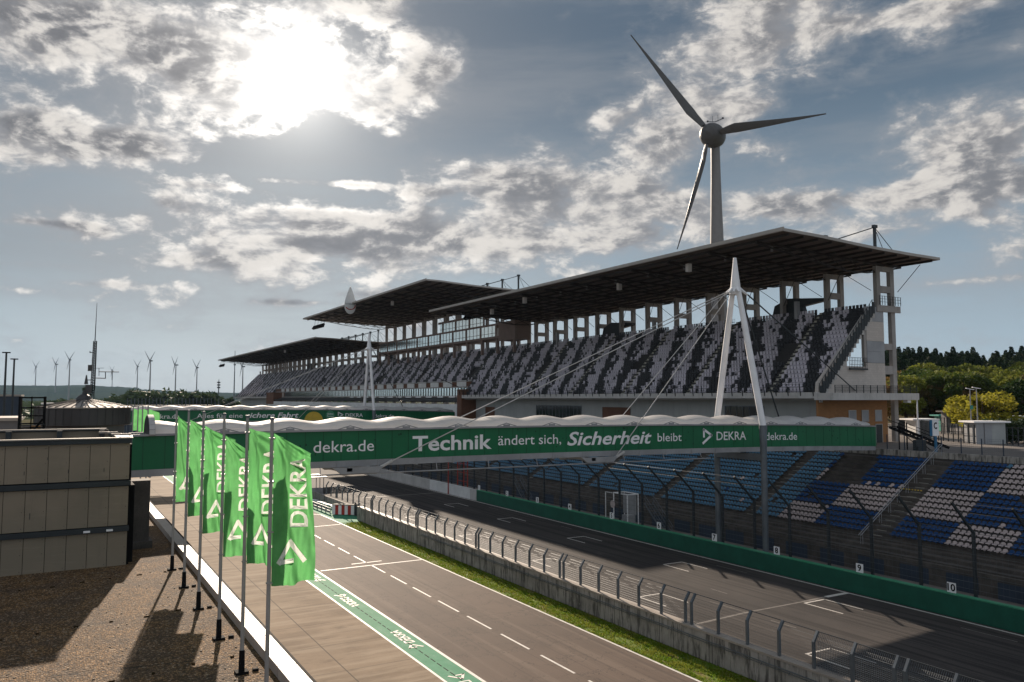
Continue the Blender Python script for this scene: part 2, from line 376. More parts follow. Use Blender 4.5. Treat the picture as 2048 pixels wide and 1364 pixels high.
def f_plaza(t, b, ob, x, y, z):
    c = mixc(t, noise_n(t, ob, .15, 6, .6).ss(.3, .7), (.20, .18, .165), (.14, .125, .115))
    c = mixc(t, noise_n(t, ob, 1.5, 5, .7).ss(.5, .75) * .4, c, (.09, .08, .07))
    c = mixc(t, joint(x, 3.0, .06).f('MAXIMUM', joint(y, 3.0, .06)) * .4, c, (.08, .07, .065)); t.links.new(c, b.inputs['Base Color'])
def f_land(t, b, ob, x, y, z):
    c = mixc(t, noise_n(t, ob, .006, 7, .6).ss(.35, .65), (.075, .085, .04), (.13, .11, .07))
    c = mixc(t, noise_n(t, ob, .03, 5, .6).ss(.45, .7) * .6, c, (.05, .07, .03)); t.links.new(c, b.inputs['Base Color'])
def f_hill(t, b, ob, x, y, z):
    c = mixc(t, noise_n(t, ob, .004, 7, .65).ss(.35, .65), (.02, .035, .03), (.035, .052, .04)); t.links.new(c, b.inputs['Base Color'])
special('track', f_track, .85, .12); special('pit', f_pit, .80, .10); special('apron', f_apron, .85, .06); special('green', f_green, .8, .15)
special('gravel', f_gravel, .85, .2); special('grass', f_grass, .85, .15); special('concrete', f_conc, .85, .2); special('wallpanel', f_wallpanel, .5, .4)
special('brick', f_brick); special('beige', f_beige); special('plaza', f_plaza, .85,.12); special('land', f_land, 1, 0); special('hill', f_hill, 1, 0)
mat('white_line', (.74, .70, .65), .6, .1, 1.5, fine=.5)
mat('worn_line', (.21, .19, .175), .7, .2, 2, fine=.7)
mat('steel', (.30, .32, .34), .45, .1, metal=.6)
mat('dark_steel', (.04, .047, .052), .5, .1, metal=.3)
mat('galv', (.16, .18, .20), .5, .12, metal=.5)
mat('wire', (.12, .13, .14), .5, .1, metal=.5)
mat('green_wall', (.009, .105, .066), .55, .1, .8, fine=.2, streak=(1.5, .6, .5, (.006, .07, .045)))
mat('sign_green', (.006, .135, .052), .42, .08, .3, streak=(2.2, .5, .25, (.006, .085, .035)))
mat('sign_seam', (.006, .05, .025), .6, .1)
mat('white_paint', (.84, .83, .84), .6, .06)
mat('white_panel', (.70, .70, .69), .5, .08)
mat('canopy', (.90, .87, .86), .55, .04, .4, trans=.55, streak=(.6, .6, .15, (.6, .56, .52)))
mat('grey_metal', (.34, .34, .35), .5, .12, .5, metal=.2)
mat('light_concrete', (.52, .50, .48), .75, .08, .4, streak=(2, .35, .4, (.22, .21, .2)))
mat('frame_concrete', (.36, .34, .325), .8, .1, .5, streak=(2, .3, .35, (.18, .17, .165)))
mat('facade_grey', (.40, .415, .41), .7, .06, .3, streak=(1.6, .25, .4, (.27, .28, .28)))
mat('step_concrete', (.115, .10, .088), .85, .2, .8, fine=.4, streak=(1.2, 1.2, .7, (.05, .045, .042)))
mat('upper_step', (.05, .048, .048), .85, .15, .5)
mat('aisle', (.42, .40, .34), .8, .1, .8)
mat('seat_white', (.52, .435, .42), .5, .1, .4)
mat('seat_blue', (.008, .062, .20), .45, .12, .4)
mat('seat_light', (.09, .22, .34), .45, .12, .4)
mat('seat_grey', (.64, .60, .67), .55, .12, .3)
mat('seat_black', (.035, .036, .042), .5, .1)
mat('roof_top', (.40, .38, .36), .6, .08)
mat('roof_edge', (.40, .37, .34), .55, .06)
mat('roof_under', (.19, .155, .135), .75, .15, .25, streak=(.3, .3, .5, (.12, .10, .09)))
mat('roof_truss', (.04, .035, .033), .6, .1)
mat('glass', (.80, .86, .83), .12, .04, .15, metal=.92, spec=.8)
m = bpy.data.materials.new('clear_glass'); m.use_nodes = True; t = m.node_tree; tr_ = t.nodes.new('ShaderNodeBsdfTransparent'); tr_.inputs[0].default_value = (.80, .90, .86, 1); ms = t.nodes.new('ShaderNodeMixShader'); ms.inputs[0].default_value = .82
t.nodes['Principled BSDF'].inputs['Base Color'].default_value = (.3, .36, .34, 1); t.nodes['Principled BSDF'].inputs['Roughness'].default_value = .12
t.links.new(t.nodes['Principled BSDF'].outputs[0], ms.inputs[1]); t.links.new(tr_.outputs[0], ms.inputs[2]); t.links.new(ms.outputs[0], t.nodes['Material Output'].inputs[0]); M['clear_glass'] = m
mat('dark_glass', (.03, .035, .04), .1, .1, spec=.8)
mat('box_brown', (.27, .20, .175), .7, .08)
mat('brown', (.16, .075, .045), .75, .1)
mat('turbine', (.22, .205, .20), .5, .04)
mat('blade', (.085, .078, .075), .45, .04)
mat('red', (.42, .035, .025), .5, .08)
mat('red_frame', (.36, .045, .03), .5, .1)
mat('flag', (.15, .46, .16), .7, .14, 1.1, trans=.60, spec=.08, streak=(1.5, .5, .25, (.09, .40, .11)))
mat('flag_print', (.80, .82, .77), .7, .03, 2, trans=.5, spec=.1)
mat('pole', (.36, .345, .33), .4, .08, metal=.3)
mat('zinc', (.075, .07, .07), .5, .12, .3, metal=.3)
mat('zinc_panel', (.125, .12, .125), .5, .1, .4)
mat('roof_sheet', (.34, .30, .265), .5, .1, .4, metal=.2)
mat('black', (.012, .012, .013), .8, .1, spec=.05)
mat('moss', (.035, .025, .012), .95, .2, 3, spec=.0)
mat('blades', (.11, .20, .012), .8, .3, 1.2, spec=.05, trans=.40, col2=(.22, .22, .04))
mat('frosted', (.74, .80, .76), .4, .05, trans=.7)
mat('pale_glass', (.50, .58, .55), .2, .1, .3, streak=(.5, 3, .5, (.12, .15, .13)))
mat('orange', (.40, .17, .03), .6, .1)
mat('blue_paint', (.03, .17, .33), .5, .1)
mat('dark_blue', (.035, .05, .075), .6, .1)
mat('teal', (.03, .25, .20), .5, .05)
mat('yellow', (.60, .42, .05), .6, .1)
mat('booth_grey', (.34, .35, .37), .6, .08, streak=(3, .4, .2, (.26, .27, .29)))
mat('parapet', (.37, .32, .275), .55, .1, 1.5, streak=(1.5, 1.5, .3, (.38, .34, .3)))
mat('stone', (.32, .25, .18), .8, .3, 9)
mat('bark', (.07, .05, .035), .9, .2, 3)
# ------------------------------------------------------------------ ground, roads
def sheet(name, x0, y0, x1, y1, z, m):
    b = MB(); b.poly([(x0, y0, z), (x1, y0, z), (x1, y1, z), (x0, y1, z)]); return struct(name, b, M[m])
sheet('ground', -6000, -1500, 9000, 9000, -.05, 'land')
sheet('race_track', 35.3, -60, 56.0, 900, .0, 'track')
sheet('service_strip', 56.0, -60, 64.2, 500, -.004, 'plaza')
sheet('pit_lane', 21.0, -60, 31.3, 520, .0, 'pit')
sheet('apron', 6.0, -60, 19.15, 420, .0, 'apron')
sheet('green_strip', 19.15, -60, 21.0, 300, .002, 'green')
sheet('paddock_asphalt', -400, 60, 6.0, 420, -.008, 'pit')
sheet('infield', 31.3, 127, 35.3, 900, -.004, 'pit')
b = MB(); b.poly([(31.3, 96.0, .006), (34.0, 96.9, .006), (35.1, 98.5, .006), (35.1, 128, .006), (31.3, 128, .006)]); struct('green_island', b, M['green'])
# grass strip with a rough surface of blades
b = MB(); b.poly([(31.3, -60, .0), (34.0, -60, .0), (34.0, 96.9, .0), (31.3, 96.0, .0)]); struct('verge', b, M['grass'])
gb = MB(); rg = random.Random(3)
for i in range(26000):
    y = 24 + (rg.random() ** 1.4) * 73; x = 31.42 + rg.random() * 2.5
    if noise.noise(Vector((x * 1.2, y * .35, 3))) > .28 and rg.random() < .75: continue
    h = .05 + rg.random() * .11; a = rg.random() * 6.28; c_, s_ = math.cos(a) * .035, math.sin(a) * .035
    lx, ly = (rg.random() - .5) * .09, (rg.random() - .5) * .09
    gb.poly([(x - c_, y - s_, 0), (x + c_, y + s_, 0), (x + lx, y + ly, h)])
g_ = gb.build('grass', [M['blades']]); tag(g_, 'short green grass with dry patches between pit lane and pit wall', 'grass', kind='stuff')
ln = MB(); wn = MB()
def line(x0, y0, x1, y1, wd, m=ln, z=.006):
    d = Vector((x1 - x0, y1 - y0, 0)); n_ = Vector((-d.y, d.x, 0)).normalized() * wd / 2
    m.poly([(x0 - n_.x, y0 - n_.y, z), (x1 - n_.x, y1 - n_.y, z), (x1 + n_.x, y1 + n_.y, z), (x0 + n_.x, y0 + n_.y, z)])
line(19.15, -40, 19.15, 300, .16, z=.008); line(21.0, -40, 21.0, 300, .2, z=.008)
line(31.3, -40, 31.3, 97, .17, z=.010); line(31.3, 97, 31.3, 105.4, .17, z=.010); line(31.3, 105.4, 29.9, 107.2, .17, z=.010); line(29.9, 107.2, 29.6, 210, .15, z=.010)
line(55.6, -40, 55.6, 900, .22)
line(21.3, 71.46, 31.2, 71.5, .24); line(24.65, 72.87, 27.65, 72.93, .22); line(21.3, 95.6, 31.1, 96.3, .2)
yy = 71.44
for k in range(-9, 26):
    y0 = 71.5 - 4.97 * k; line(26.1, y0, 26.08, y0 - 3.65, .15)
for k in range(-3, 5):
    t = 41.95 + 16.13 * k; line(49.95, t, 52.3, t, .17); line(49.98, t, 49.98, t - 3.4, .13); line(52.25, t, 52.25, t - 3.4, .13)
    t = 33.75 + 16.0 * k; line(40.2, t, 42.5, t, .17); line(40.25, t, 40.25, t - 3.2, .13); line(42.45, t, 42.45, t - 3.2, .13)
line(53.0, 42.4, 55.5, 42.4, .42); line(50.2, 42.3, 53.0, 42.4, .3, wn); line(44.6, 42.3, 50.2, 42.3, .2, wn); line(39.0, 41.9, 44.4, 42.3, .28, wn)
line(42.0, 119.7, 55.5, 120.1, .4, wn)
rl = random.Random(5)
for k in range(26):
    x = rl.choice((38.3, 44.2, 46.4, 47.1, 54.1)) + rl.uniform(-.15, .15); y = 24 + k * 4.6; line(x, y, x + rl.uniform(-.1, .1), y + rl.uniform(1.6, 3.8), .10, wn)
for k in range(8):
    line(42.5 + k * 1.2, 190 + k * 6, 54 + k * .1, 196 + k * 6, .3, wn)
struct('road_marking', ln, M['white_line']); struct('worn_marking', wn, M['worn_line'])
b = MB()
for k in range(95): b.box(20.0, 24 + k * .9, .004, 20.06, 24.62 + k * .9, .012)
struct('drain_slot', b, M['black'])
b = MB(); b.poly([(29.2, 21.0, .012), (29.6, 22.5, .012), (27, 25, .012), (26.6, 23.6, .012)])
# ------------------------------------------------------------------ text and logo meshes
def text_mb(s, size, bold=0.0, shear=0.0, cond=1.0):
    bold *= .62
    cu = bpy.data.curves.new('lettering', 'FONT'); cu.body = s; cu.size = size; cu.offset = bold; cu.shear = shear; cu.fill_mode = 'FRONT'; cu.resolution_u = 3
    ob = bpy.data.objects.new('lettering_tmp', cu); C.objects.link(ob); bpy.context.view_layer.update()
    me = bpy.data.meshes.new_from_object(ob.evaluated_get(bpy.context.evaluated_depsgraph_get()))
    m = MB(); m.v = [(v.co.x * cond, v.co.y, 0) for v in me.vertices]; m.f = [tuple(p.vertices) for p in me.polygons]; m.mi = [0] * len(m.f)
    bpy.data.objects.remove(ob); bpy.data.meshes.remove(me); bpy.data.curves.remove(cu)
    x0 = min(v[0] for v in m.v); m.v = [(v[0] - x0, v[1], 0) for v in m.v]; return m
def tw(m): return max(v[0] for v in m.v)
def logo_mb(h):      # open triangle arrow emblem, height h, pointing right
    t = .19; P = [(0, 1.0), (0.80, .52), (.80, .44), (.0, 0.0), (0, 0), (.0, 0), (.0, .2), (.52, .48), (.2, .68), (.2, .40), (0, .28)]
    m = MB()
    def bar(a, c, wd):
        a, c = Vector((*a, 0)), Vector((*c, 0)); n_ = Vector((-(c - a).y, (c - a).x, 0)).normalized() * wd / 2
        m.poly([(p_.x * h, p_.y * h, 0) for p_ in (a - n_, c - n_, c + n_, a + n_)])
    bar((.12, .40), (.12, .99), t * .8); bar((.05, .97), (.84, .52), t * .85); bar((.84, .58), (.0, .0), t * .85)
    return m
def place(dst, m, f, mi=0):
    b_ = len(dst.v); dst.v += [tuple(f(x, y)) for x, y, _ in m.v]; dst.f += [tuple(b_ + i for i in q) for q in m.f]; dst.mi += [mi] * len(m.f)
# painted words on the green strip
gt = MB()
for k, yst in enumerate((41.2, 51.8, 62.2, 72.6, 83.0, 30.8)):
    lg = logo_mb(.95); tx = text_mb('DEKRA', .95, .03)
    flip = (k % 2 == 1)
    if not flip:
        fn = lambda x, y, o=0: (19.72 + y, yst - x, .012)
        place(gt, lg, lambda x, y: (19.65 + y, yst - x, .012)); place(gt, tx, lambda x, y: (19.75 + y, yst - 1.1 - x, .012))
    else:
        place(gt, lg, lambda x, y: (20.6 - y, yst - 5 + x, .012)); place(gt, tx, lambda x, y: (20.5 - y, yst - 3.9 + x, .012))
struct('painted_lettering', gt, M['white_line'])
# ------------------------------------------------------------------ pit wall + fence
pw = thing('pit_wall', (34.2, 40, 0), 'long stained concrete wall between the grass strip and the race track', 'wall')
b = MB(); b.box(34.0, -30, 0, 34.55, 98.6, 1.62); b.build('wall_body', M['concrete'], pw, bevel=.03)
b = MB(); b.box(33.96, -30, 1.622, 34.6, 98.6, 1.74); b.build('coping', M['parapet'], pw)
b = MB(); b.tube((33.9, -30, 1.25), (33.9, 78, 1.25), .028); b.tube((33.9, -30, 1.13), (33.9, 78, 1.13), .02)
for k in range(30): b.tube((33.9, 22 + k * 1.9, 1.05), (34.02, 22 + k * 1.9, 1.2), .02)
b.build('cable_rail', M['galv'], pw)
posts = []
for s in range(-3, 7):
    base = 37.55 + 14.1 * s
    for k in range(7): posts.append(base + .27 + k * (14.1 - .54) / 6)
posts = [p for p in posts if 19 < p < 113]
pf = thing('pit_wall_fence', (34.3, 40, 1.74), 'low mesh fence with grey posts bent over at the top along the concrete pit wall', 'fence')
for p in posts:
    b = MB(); h = 1.35
    b.beam((34.25, p, 1.74), (34.25, p, 1.74 + h), .13, .15); b.beam((34.25, p, 1.70 + h), (34.6, p, 2.22 + h), .13, .13)
    o = b.build('post', M['galv'], pf)
def mesh_panel(b, p0, p1, z0, z1, cell, r, lean=0, horiz=True):
    p0, p1 = Vector(p0), Vector(p1); L = (p1 - p0).length; n_ = int(L / cell)
    for i in range(n_ + 1):
        q = p0.lerp(p1, i / n_); b.tube((q.x, q.y, z0), (q.x + lean, q.y, z1), r, 3)
for (y0, y1) in ((19, 111),):
    b = MB()
    for k in range(10): b.tube((34.3, y0, 1.82 + k * .15), (34.3, y1, 1.82 + k * .15), .006, 3)
    b.tube((34.6, y0, 3.55), (34.6, y1, 3.55), .025, 4); b.tube((34.44, y0, 3.33), (34.44, y1, 3.33), .009, 3)
    b.build('wire_mesh', M['wire'], pf)
b = MB()       # denser mesh in the nearest bays
for i in range(92):
    y = 19 + i * .1; b.tube((34.33, y, 1.76), (34.33, y, 3.1), .012, 3); b.tube((34.33, y, 3.1), (34.6, y, 3.53), .012, 3)
for k in range(16): b.tube((34.33, 19, 1.8 + k * .09), (34.33, 28.1, 1.8 + k * .09), .012, 3)
b.build('dense_mesh', M['galv'], pf)
# far concrete block with gantry etc
b = MB(); b.box(35.0, 98.6, 0, 35.3, 128, 1.15); w2 = b.build('low_wall', M['concrete']); tag(w2, 'low concrete wall under the fence beside the timing kiosk', 'wall')
bl = thing('striped_barrier', (33.6, 103, 0), 'red and white striped crash barrier block at the end of the pit wall', 'barrier')
pA, pB = Vector((32.5, 104.4, 0)), Vector((34.85, 102.3, 0)); dd = (pB - pA) / 7; nn = Vector((-dd.y, dd.x, 0)).normalized()
bw, br_ = MB(), MB()
for k in range(7):
    (br_ if k % 2 else bw).prism([pA + dd * k + Vector((0, 0, .1)), pA + dd * (k + 1) + Vector((0, 0, .1)), pA + dd * (k + 1) + Vector((0, 0, 1.3)), pA + dd * k + Vector((0, 0, 1.3))], nn * .9)
bw.build('white_block', M['white_paint'], bl); br_.build('red_block', M['red'], bl)
b = MB(); b.prism([pA + Vector((0, 0, 1.3)), pB + Vector((0, 0, 1.3)), pB + nn + Vector((0, 0, 1.3)), pA + nn + Vector((0, 0, 1.3))], (0, 0, .12)); b.build('block_top', M['concrete'], bl)
gr = thing('guard_rail', (32.4, 112, 0), 'long pale guard rail leading to the striped barrier block', 'guard rail')
b = MB()
for z in (.35, .75): b.beam((31.9, 127, z), (32.4, 105, z), .06, .3)
b.build('rail', M['grey_metal'], gr); b = MB()
for k in range(12): b.box(32.0 + k * .04, 126 - k * 1.9, 0, 32.1 + k * .04, 126.1 - k * 1.9, .9)
b.build('rail_post', M['galv'], gr)
for k, lab in enumerate(('farthest', 'second farthest', 'middle', 'second nearest', 'nearest')):
    b = MB(); b.beam((33.2 + k * .2, 122 - k * 3.2, .5), (33.7 + k * .2, 119.4 - k * 3.2, .5), .5, .1)
    for j in (0, 1): x, y = 33.25 + k * .2 + .35 * j, 121.6 - k * 3.2 - 1.8 * j; b.box(x - .04, y - .04, 0, x + .04, y + .04, .46)
    tag(b.build('signal_bench', M['white_paint']), lab + ' of five low white signalling benches behind the pale guard rail', 'bench', 'white signalling benches by the pit wall')
gt_ = thing('metal_gate', (35.0, 100.5, 0), 'dark grey sheet gate between striped barrier and pit wall end', 'gate')
b = MB()
for k in range(12): b.box(34.95, 98.8 + k * .3, .05, 35.0, 99.05 + k * .3, 1.7)
b.build('gate_sheet', M['dark_steel'], gt_); b = MB()
for y in (98.7, 100.5, 102.3): b.box(34.9, y, 0, 35.05, y + .12, 1.9)
b.build('gate_post', M['galv'], gt_)
kk = thing('timing_kiosk', (35.2, 124, 0), 'small open kiosk with flat pale roof at far end of pit wall', 'kiosk')
x0, x1, y0, y1 = 34.2, 36.6, 122.2, 126.2
b = MB(); b.box(x0 - .5, y0 - .6, 3.25, x1 + .5, y1 + .6, 3.4); b.build('kiosk_roof', M['parapet'], kk)
b = MB()
for x in (x0, x1):
    for y in (y0, (y0 + y1) / 2, y1): b.box(x, y, .8, x + .1, y + .1, 3.25)
b.build('kiosk_post', M['grey_metal'], kk)
b = MB(); b.box(x0, y0, .0, x1 + .1, y0 + .06, 1.7); b.box(x0, y0 + .07, .0, x0 + .06, y1, 1.7); b.box(x0 - .2, y0 - .2, -.0, x1 + .3, y1, .25); b.build('kiosk_counter', M['grey_metal'], kk)
# ------------------------------------------------------------------ track-side wall (green, white, grey)
gw = thing('green_track_wall', (56.3, 70, 0), 'long dark green concrete wall along the far side of the grid', 'wall')
b = MB(); b.box(56.0, -30, 0, 56.5, 107.8, 1.55); b.build('wall_body', M['green_wall'], gw, bevel=.03)
b = MB(); b.box(55.99, -30, 1.552, 56.52, 107.8, 1.63); b.build('coping', M['green'], gw)
b = MB(); b.box(56.0, 110.0, 0, 56.5, 125.2, 1.6); o = b.build('white_track_wall', M['white_panel']); tag(o, 'white painted length of trackside wall beside the red frame post', 'wall')
b = MB(); b.box(56.0, 107.82, 0, 56.5, 109.98, 1.58); b.box(56.0, 125.22, 0, 56.5, 420, 1.6); o = b.build('grey_track_wall', M['light_concrete']); tag(o, 'bare grey concrete trackside wall running off into the distance', 'wall')
for i in range(10):
    y = 101.2 - 8.08 * (i - 0); y = [98.6, 90.4, 82.7, 74.1, 65.8, 57.6, 49.9, 41.5, 34.0][i - 1] if i else 107.2
    y += .2
    n_ = str(i + 1) if i < 10 else ''
    s = thing('grid_number_sign', (56.25, y, 1.63), 'small white square grid sign reading %s on top of the green wall' % n_, 'sign', 'white grid number signs along the green wall')
    b = MB(); b.box(56.22, y - .32, 1.66, 56.26, y + .32, 2.36); b.build('sign_plate', M['white_paint'], s)
    t = text_mb(n_, .7, .03); W_ = tw(t)
    d = MB(); place(d, t, lambda x, yy_: (56.212, y + W_ / 2 - x, 1.79 + yy_)); d.build('digit', M['black'], s)
# debris fence behind the green wall
df = thing('debris_fence', (57.5, 60, 0), 'tall catch fence with dark posts leaning over the track in front of the lower stand', 'fence')
ys = [33.2 + 4.12 * k for k in range(-3, 30)]
b0 = MB(); b0.beam((57.5, 0, 0), (57.5, 0, 6.0), .2, .2); b0.beam((57.5, 0, 5.9), (54.95, 0, 8.3), .13, .16); b0.box(57.35, -.2, 0, 57.65, .2, .1)
o0 = None
for y in ys:
    if o0 is None:
        o0 = b0.build('post', M['dark_steel'], df); o0.location = Vector((0, y - 60 + 60, 0)) ; o = o0
        o.location = (0, y, 0)
    else: copy_part(o0, df, (0, y, 0))
b = MB()
for k in range(9): b.tube((57.4, 20, 1.9 + k * .5), (57.4, 152, 1.9 + k * .5), .013, 3)
for k in range(4): b.tube((57.4 - k * .8, 20, 6.05 + k * .74), (57.4 - k * .8, 152, 6.05 + k * .74), .013, 3)
for k in range(330): b.tube((57.4, 20 + k * .4, 1.6), (57.4, 20 + k * .4, 6.0), .006, 3)
b.build('wire_mesh', M['wire'], df)
# red start frame
rf = thing('red_ladder_frame', (57.0, 119, 0), 'red steel ladder frame with camera box beside the white track wall', 'frame')
b = MB()
for (x, y) in ((55.9, 117.6), (57.4, 117.2), (57.4, 114.9), (57.4, 113.6)): b.beam((x, y, .0), (x, y, 7.2 if x > 57 else 5.4), .13, .13)
for z in (2.2, 3.6, 5.0, 6.4): b.beam((57.4, 117.2, z), (57.4, 113.6, z), .08, .08)
b.beam((55.9, 117.6, 5.4), (57.4, 117.2, 5.4), .1, .1); b.beam((57.4, 117.2, 3.6), (57.4, 114.9, 6.4), .06, .06)
b.build('frame', M['red_frame'], rf); b = MB(); b.box(56.6, 116.6, 6.2, 57.3, 117.6, 7.1); b.build('camera_box', M['grey_metal'], rf)
# marshal cage
mc = thing('marshal_cage', (58.4, 69, 0), 'small white framed marshal cage with round sign behind the green wall', 'booth')
b = MB(); X0, X1, Y0, Y1 = 58.0, 59.6, 73.6, 76.2
for x in (X0, X1):
    for y in (Y0, Y1): b.box(x, y, 0, x + .09, y + .09, 4.3)
for x in (X0, X1): b.box(x, Y0, 4.3, x + .1, Y1 + .09, 4.4)
for y in (Y0, Y1): b.box(X0 + .1, y, 4.302, X1, y + .1, 4.398)
b.box(X0, Y1 + 1.6, 0, X0 + .07, Y1 + 1.67, 4.3); b.box(X0, Y1 + .2, 4.25, X0 + .07, Y1 + 1.67, 4.32)
b.build('cage_frame', M['white_paint'], mc)
b = MB(); b.box(X0 + .3, Y0 + .4, 0, X1 - .1, Y0 + 1.4, 1.9); b.box(X1 - .2, Y0 + .2, 1.9, X1 - .1, Y1, 4.2); b.build('equipment_box', M['grey_metal'], mc)
b = MB(); b.tube((X0 - .1, Y1 + .1, 3.0), (X0 - .06, Y1 + .1, 3.0), .45, 16); b.build('round_sign', M['seat_white'], mc)
# ------------------------------------------------------------------ lower grandstand
LG = thing('lower_grandstand', (70, 60, 0), 'lower open stand with blue, pale and light blue bucket seats behind the catch fence', 'grandstand')
YE0, YE1 = 10, 235
NS = 16; RUN, RISE, XB, ZB = .68, .405, 67.0, 3.05
prof = [(64.0, 0), (64.0, 1.75)]; x, z = 64.35, 1.55; prof.append((64.35, 1.75)); prof.append((64.35, 1.45))
for k in range(4): prof += [(64.35 + .66 * (k + 1), 1.45 + .3 * k), (64.35 + .66 * (k + 1), 1.45 + .3 * (k + 1))]
prof[-1] = (prof[-1][0], ZB - .35)
for k in range(NS + 1): prof += [(67.0 + RUN * (k + 1) - .35, ZB - .35 + RISE * k), (67.0 + RUN * (k + 1) - .35, ZB - .35 + RISE * (k + 1))]
prof[-1] = (78.7, 9.9); prof[-2] = (78.7, prof[-2][1])
def extr(prof, y0, y1, mb):
    for i in range(len(prof) - 1):
        (xa, za), (xb, zb) = prof[i], prof[i + 1]
        if (xa, za) != (xb, zb): mb.poly([(xa, y0, za), (xb, y0, zb), (xb, y1, zb), (xa, y1, za)])
b = MB(); GAPY0, GAPY1 = 53.6, 57.2     # opening under the bridge head
segs = []
extr(prof, YE0, YE1, b); b.build('terrace', M['step_concrete'], LG)
b = MB(); b.box(63.93, YE0, 1.45, 64.0, YE1, 1.78); b.build('front_edge', M['step_concrete'], LG)
b = MB()
for k in range(54): b.box(63.96, 12 + 4.12 * k, 0, 63.99, 14.6 + 4.12 * k, 1.3)
b.build('front_panel', M['dark_blue'], LG)
# bucket seat
def bucket():
    m = MB(); n_ = 6
    # back shell, curved top
    pts = []
    for i in range(n_ + 1):
        t = -1 + 2 * i / n_; pts.append((t * .21, .05 * (t * t), .40 - .13 * abs(t) ** 2.6))
    for i in range(n_):
        (a, c_, h1), (d, e, h2) = pts[i], pts[i + 1]
        m.poly([(.20 - c_, a, .06), (.20 - c_, d, .06), (.25 - e, d, h2), (.25 - c_, a, h1)])
    # pan with rolled front lip
    m.poly([(.20, -.2, .07), (-.16, -.205, .10), (-.16, .205, .10), (.20, .2, .07)])
    m.poly([(-.16, -.205, .10), (-.20, -.2, .02), (-.20, .2, .02), (-.16, .205, .10)])
    m.poly([(.20, -.2, .07), (.20, -.2, .16), (-.10, -.205, .12), (-.16, -.205, .10)])
    m.poly([(.20, .2, .07), (.20, .2, .16), (-.10, .205, .12), (-.16, .205, .10)])
    m.box(-.1, -.04, -.1, .1, .04, .06); m.v = [(x, y, z * .78) for x, y, z in m.v]; return m
bk = bucket(); SW = .52
seat_lists = {0: MB(), 1: MB(), 2: MB()}; ind = []
AI = 47.9; aisles = [AI + 15.6 * k for k in (-2, -1, 1, 2, 3, 4, 5, 6, 7, 8, 9, 10, 11)] + [AI]
rs = random.Random(11)
for r in range(NS):
    xs, zs = XB + .1 + RUN * r, ZB + RISE * r
    j = 0; y = YE0 + .3
    while y < YE1 - 1:
        y += SW; d = y - AI
        if any(abs(y - a) < (1.35 if a == AI else .7) for a in aisles): continue
        if 52.8 < y < 59.0 and r >= 9 and y > 54.6 - (15 - r) * .12 and y < 60: continue
        seatn = int((d + 1.2) // (SW * 10)) if d < 0 else int((d - 1.2) // (SW * 10.5))
        blk = r // 5
        if y > 59.5: m_ = 2 if rs.random() > .006 else 0
        elif d < 0:
            m_ = 0 if (seatn + [1, 0, 1, 0][(15 - r) // 6 if r > 3 else 2]) % 2 else 1
            m_ = 1 - m_ if False else m_
        else:
            m_ = {0: (0 if seatn >= 1 else 1), 1: (0 if seatn < 1 else 1), 2: (1 if seatn < 1 else 0)}[2 if r < 4 else 1 if r < 10 else 0]
            if r >= 10: m_ = 1 if seatn < 1 else (0 if seatn == 1 and rs.random() < .8 and r < 12 else 1)
            if r == 9: m_ = 1 if seatn == 0 and rs.random() < .5 else 0
        if rs.random() < .012: m_ = rs.choice((0, 1, 2))
        if rs.random() < .008: continue
        pr = proj_d = (Vector((xs, y, zs)) - Vector((0, 0, CAMH)))
        w_ = pr.dot(FW); px = 1024 + FPX * pr.dot(RT) / w_; py = 682 - FPX * pr.dot(UP) / w_
        if px > 2048 + 30 or px < 600: 
            if px > 2300: continue
        if px < 2050 and py < 1120 and y < 46.4: ind.append((w_, xs, y, zs, m_))
        else: seat_lists[m_].add(bk, (xs, y, zs), m=0)
ind.sort(); one = {}
smat = [M['seat_white'], M['seat_blue'], M['seat_light']]
for i, (w_, xs, y, zs, m_) in enumerate(ind):
    if i >= 100: seat_lists[m_].add(bk, (xs, y, zs), m=0); continue
    if m_ not in one:
        q = MB(); q.add(bk); o = q.build('seat', smat[m_], None); o.parent = LG; one[m_] = o; o.location = Vector((xs, y, zs)) - wl(LG)
    else: copy_part(one[m_], LG, Vector((xs, y, zs)) - wl(LG))
allm = MB()
for k in (0, 1, 2): allm.add(seat_lists[k], m=k)
o = allm.build('seat_rows', smat, LG); o['kind'] = 'stuff'
# aisle handrails and step marks
b = MB()
def hand(y, b, two=True):
    for dy in ((-.12, .12) if two else (0,)):
        b.tube((65.0, y + dy, 2.9), (78.3, y + dy, 10.9), .035, 5)
        for k in range(10):
            x = 65.3 + k * 1.42; zt = 2.9 + (x - 65.0) * .6015; b.tube((x, y + dy, zt - 1.0), (x, y + dy, zt), .025, 4)
hand(AI + .2, b); b.build('aisle_handrail', M['grey_metal'], LG)
b = MB()
for a in aisles:
    for k in range(14): b.box(67.3 + RUN * k * 1.0, a - .5, ZB - .34 + RISE * k, 67.32 + RUN * k, a + .5, ZB - .30 + RISE * k)
b.build('aisle_step', M['aisle'], LG)
b = MB()
for k in range(8): b.box(72.4, AI - 1.3 + k * .3, 6.66, 72.46, AI - 1.16 + k * .3, 6.76)
b.build('hazard_stripe', M['yellow'], LG)
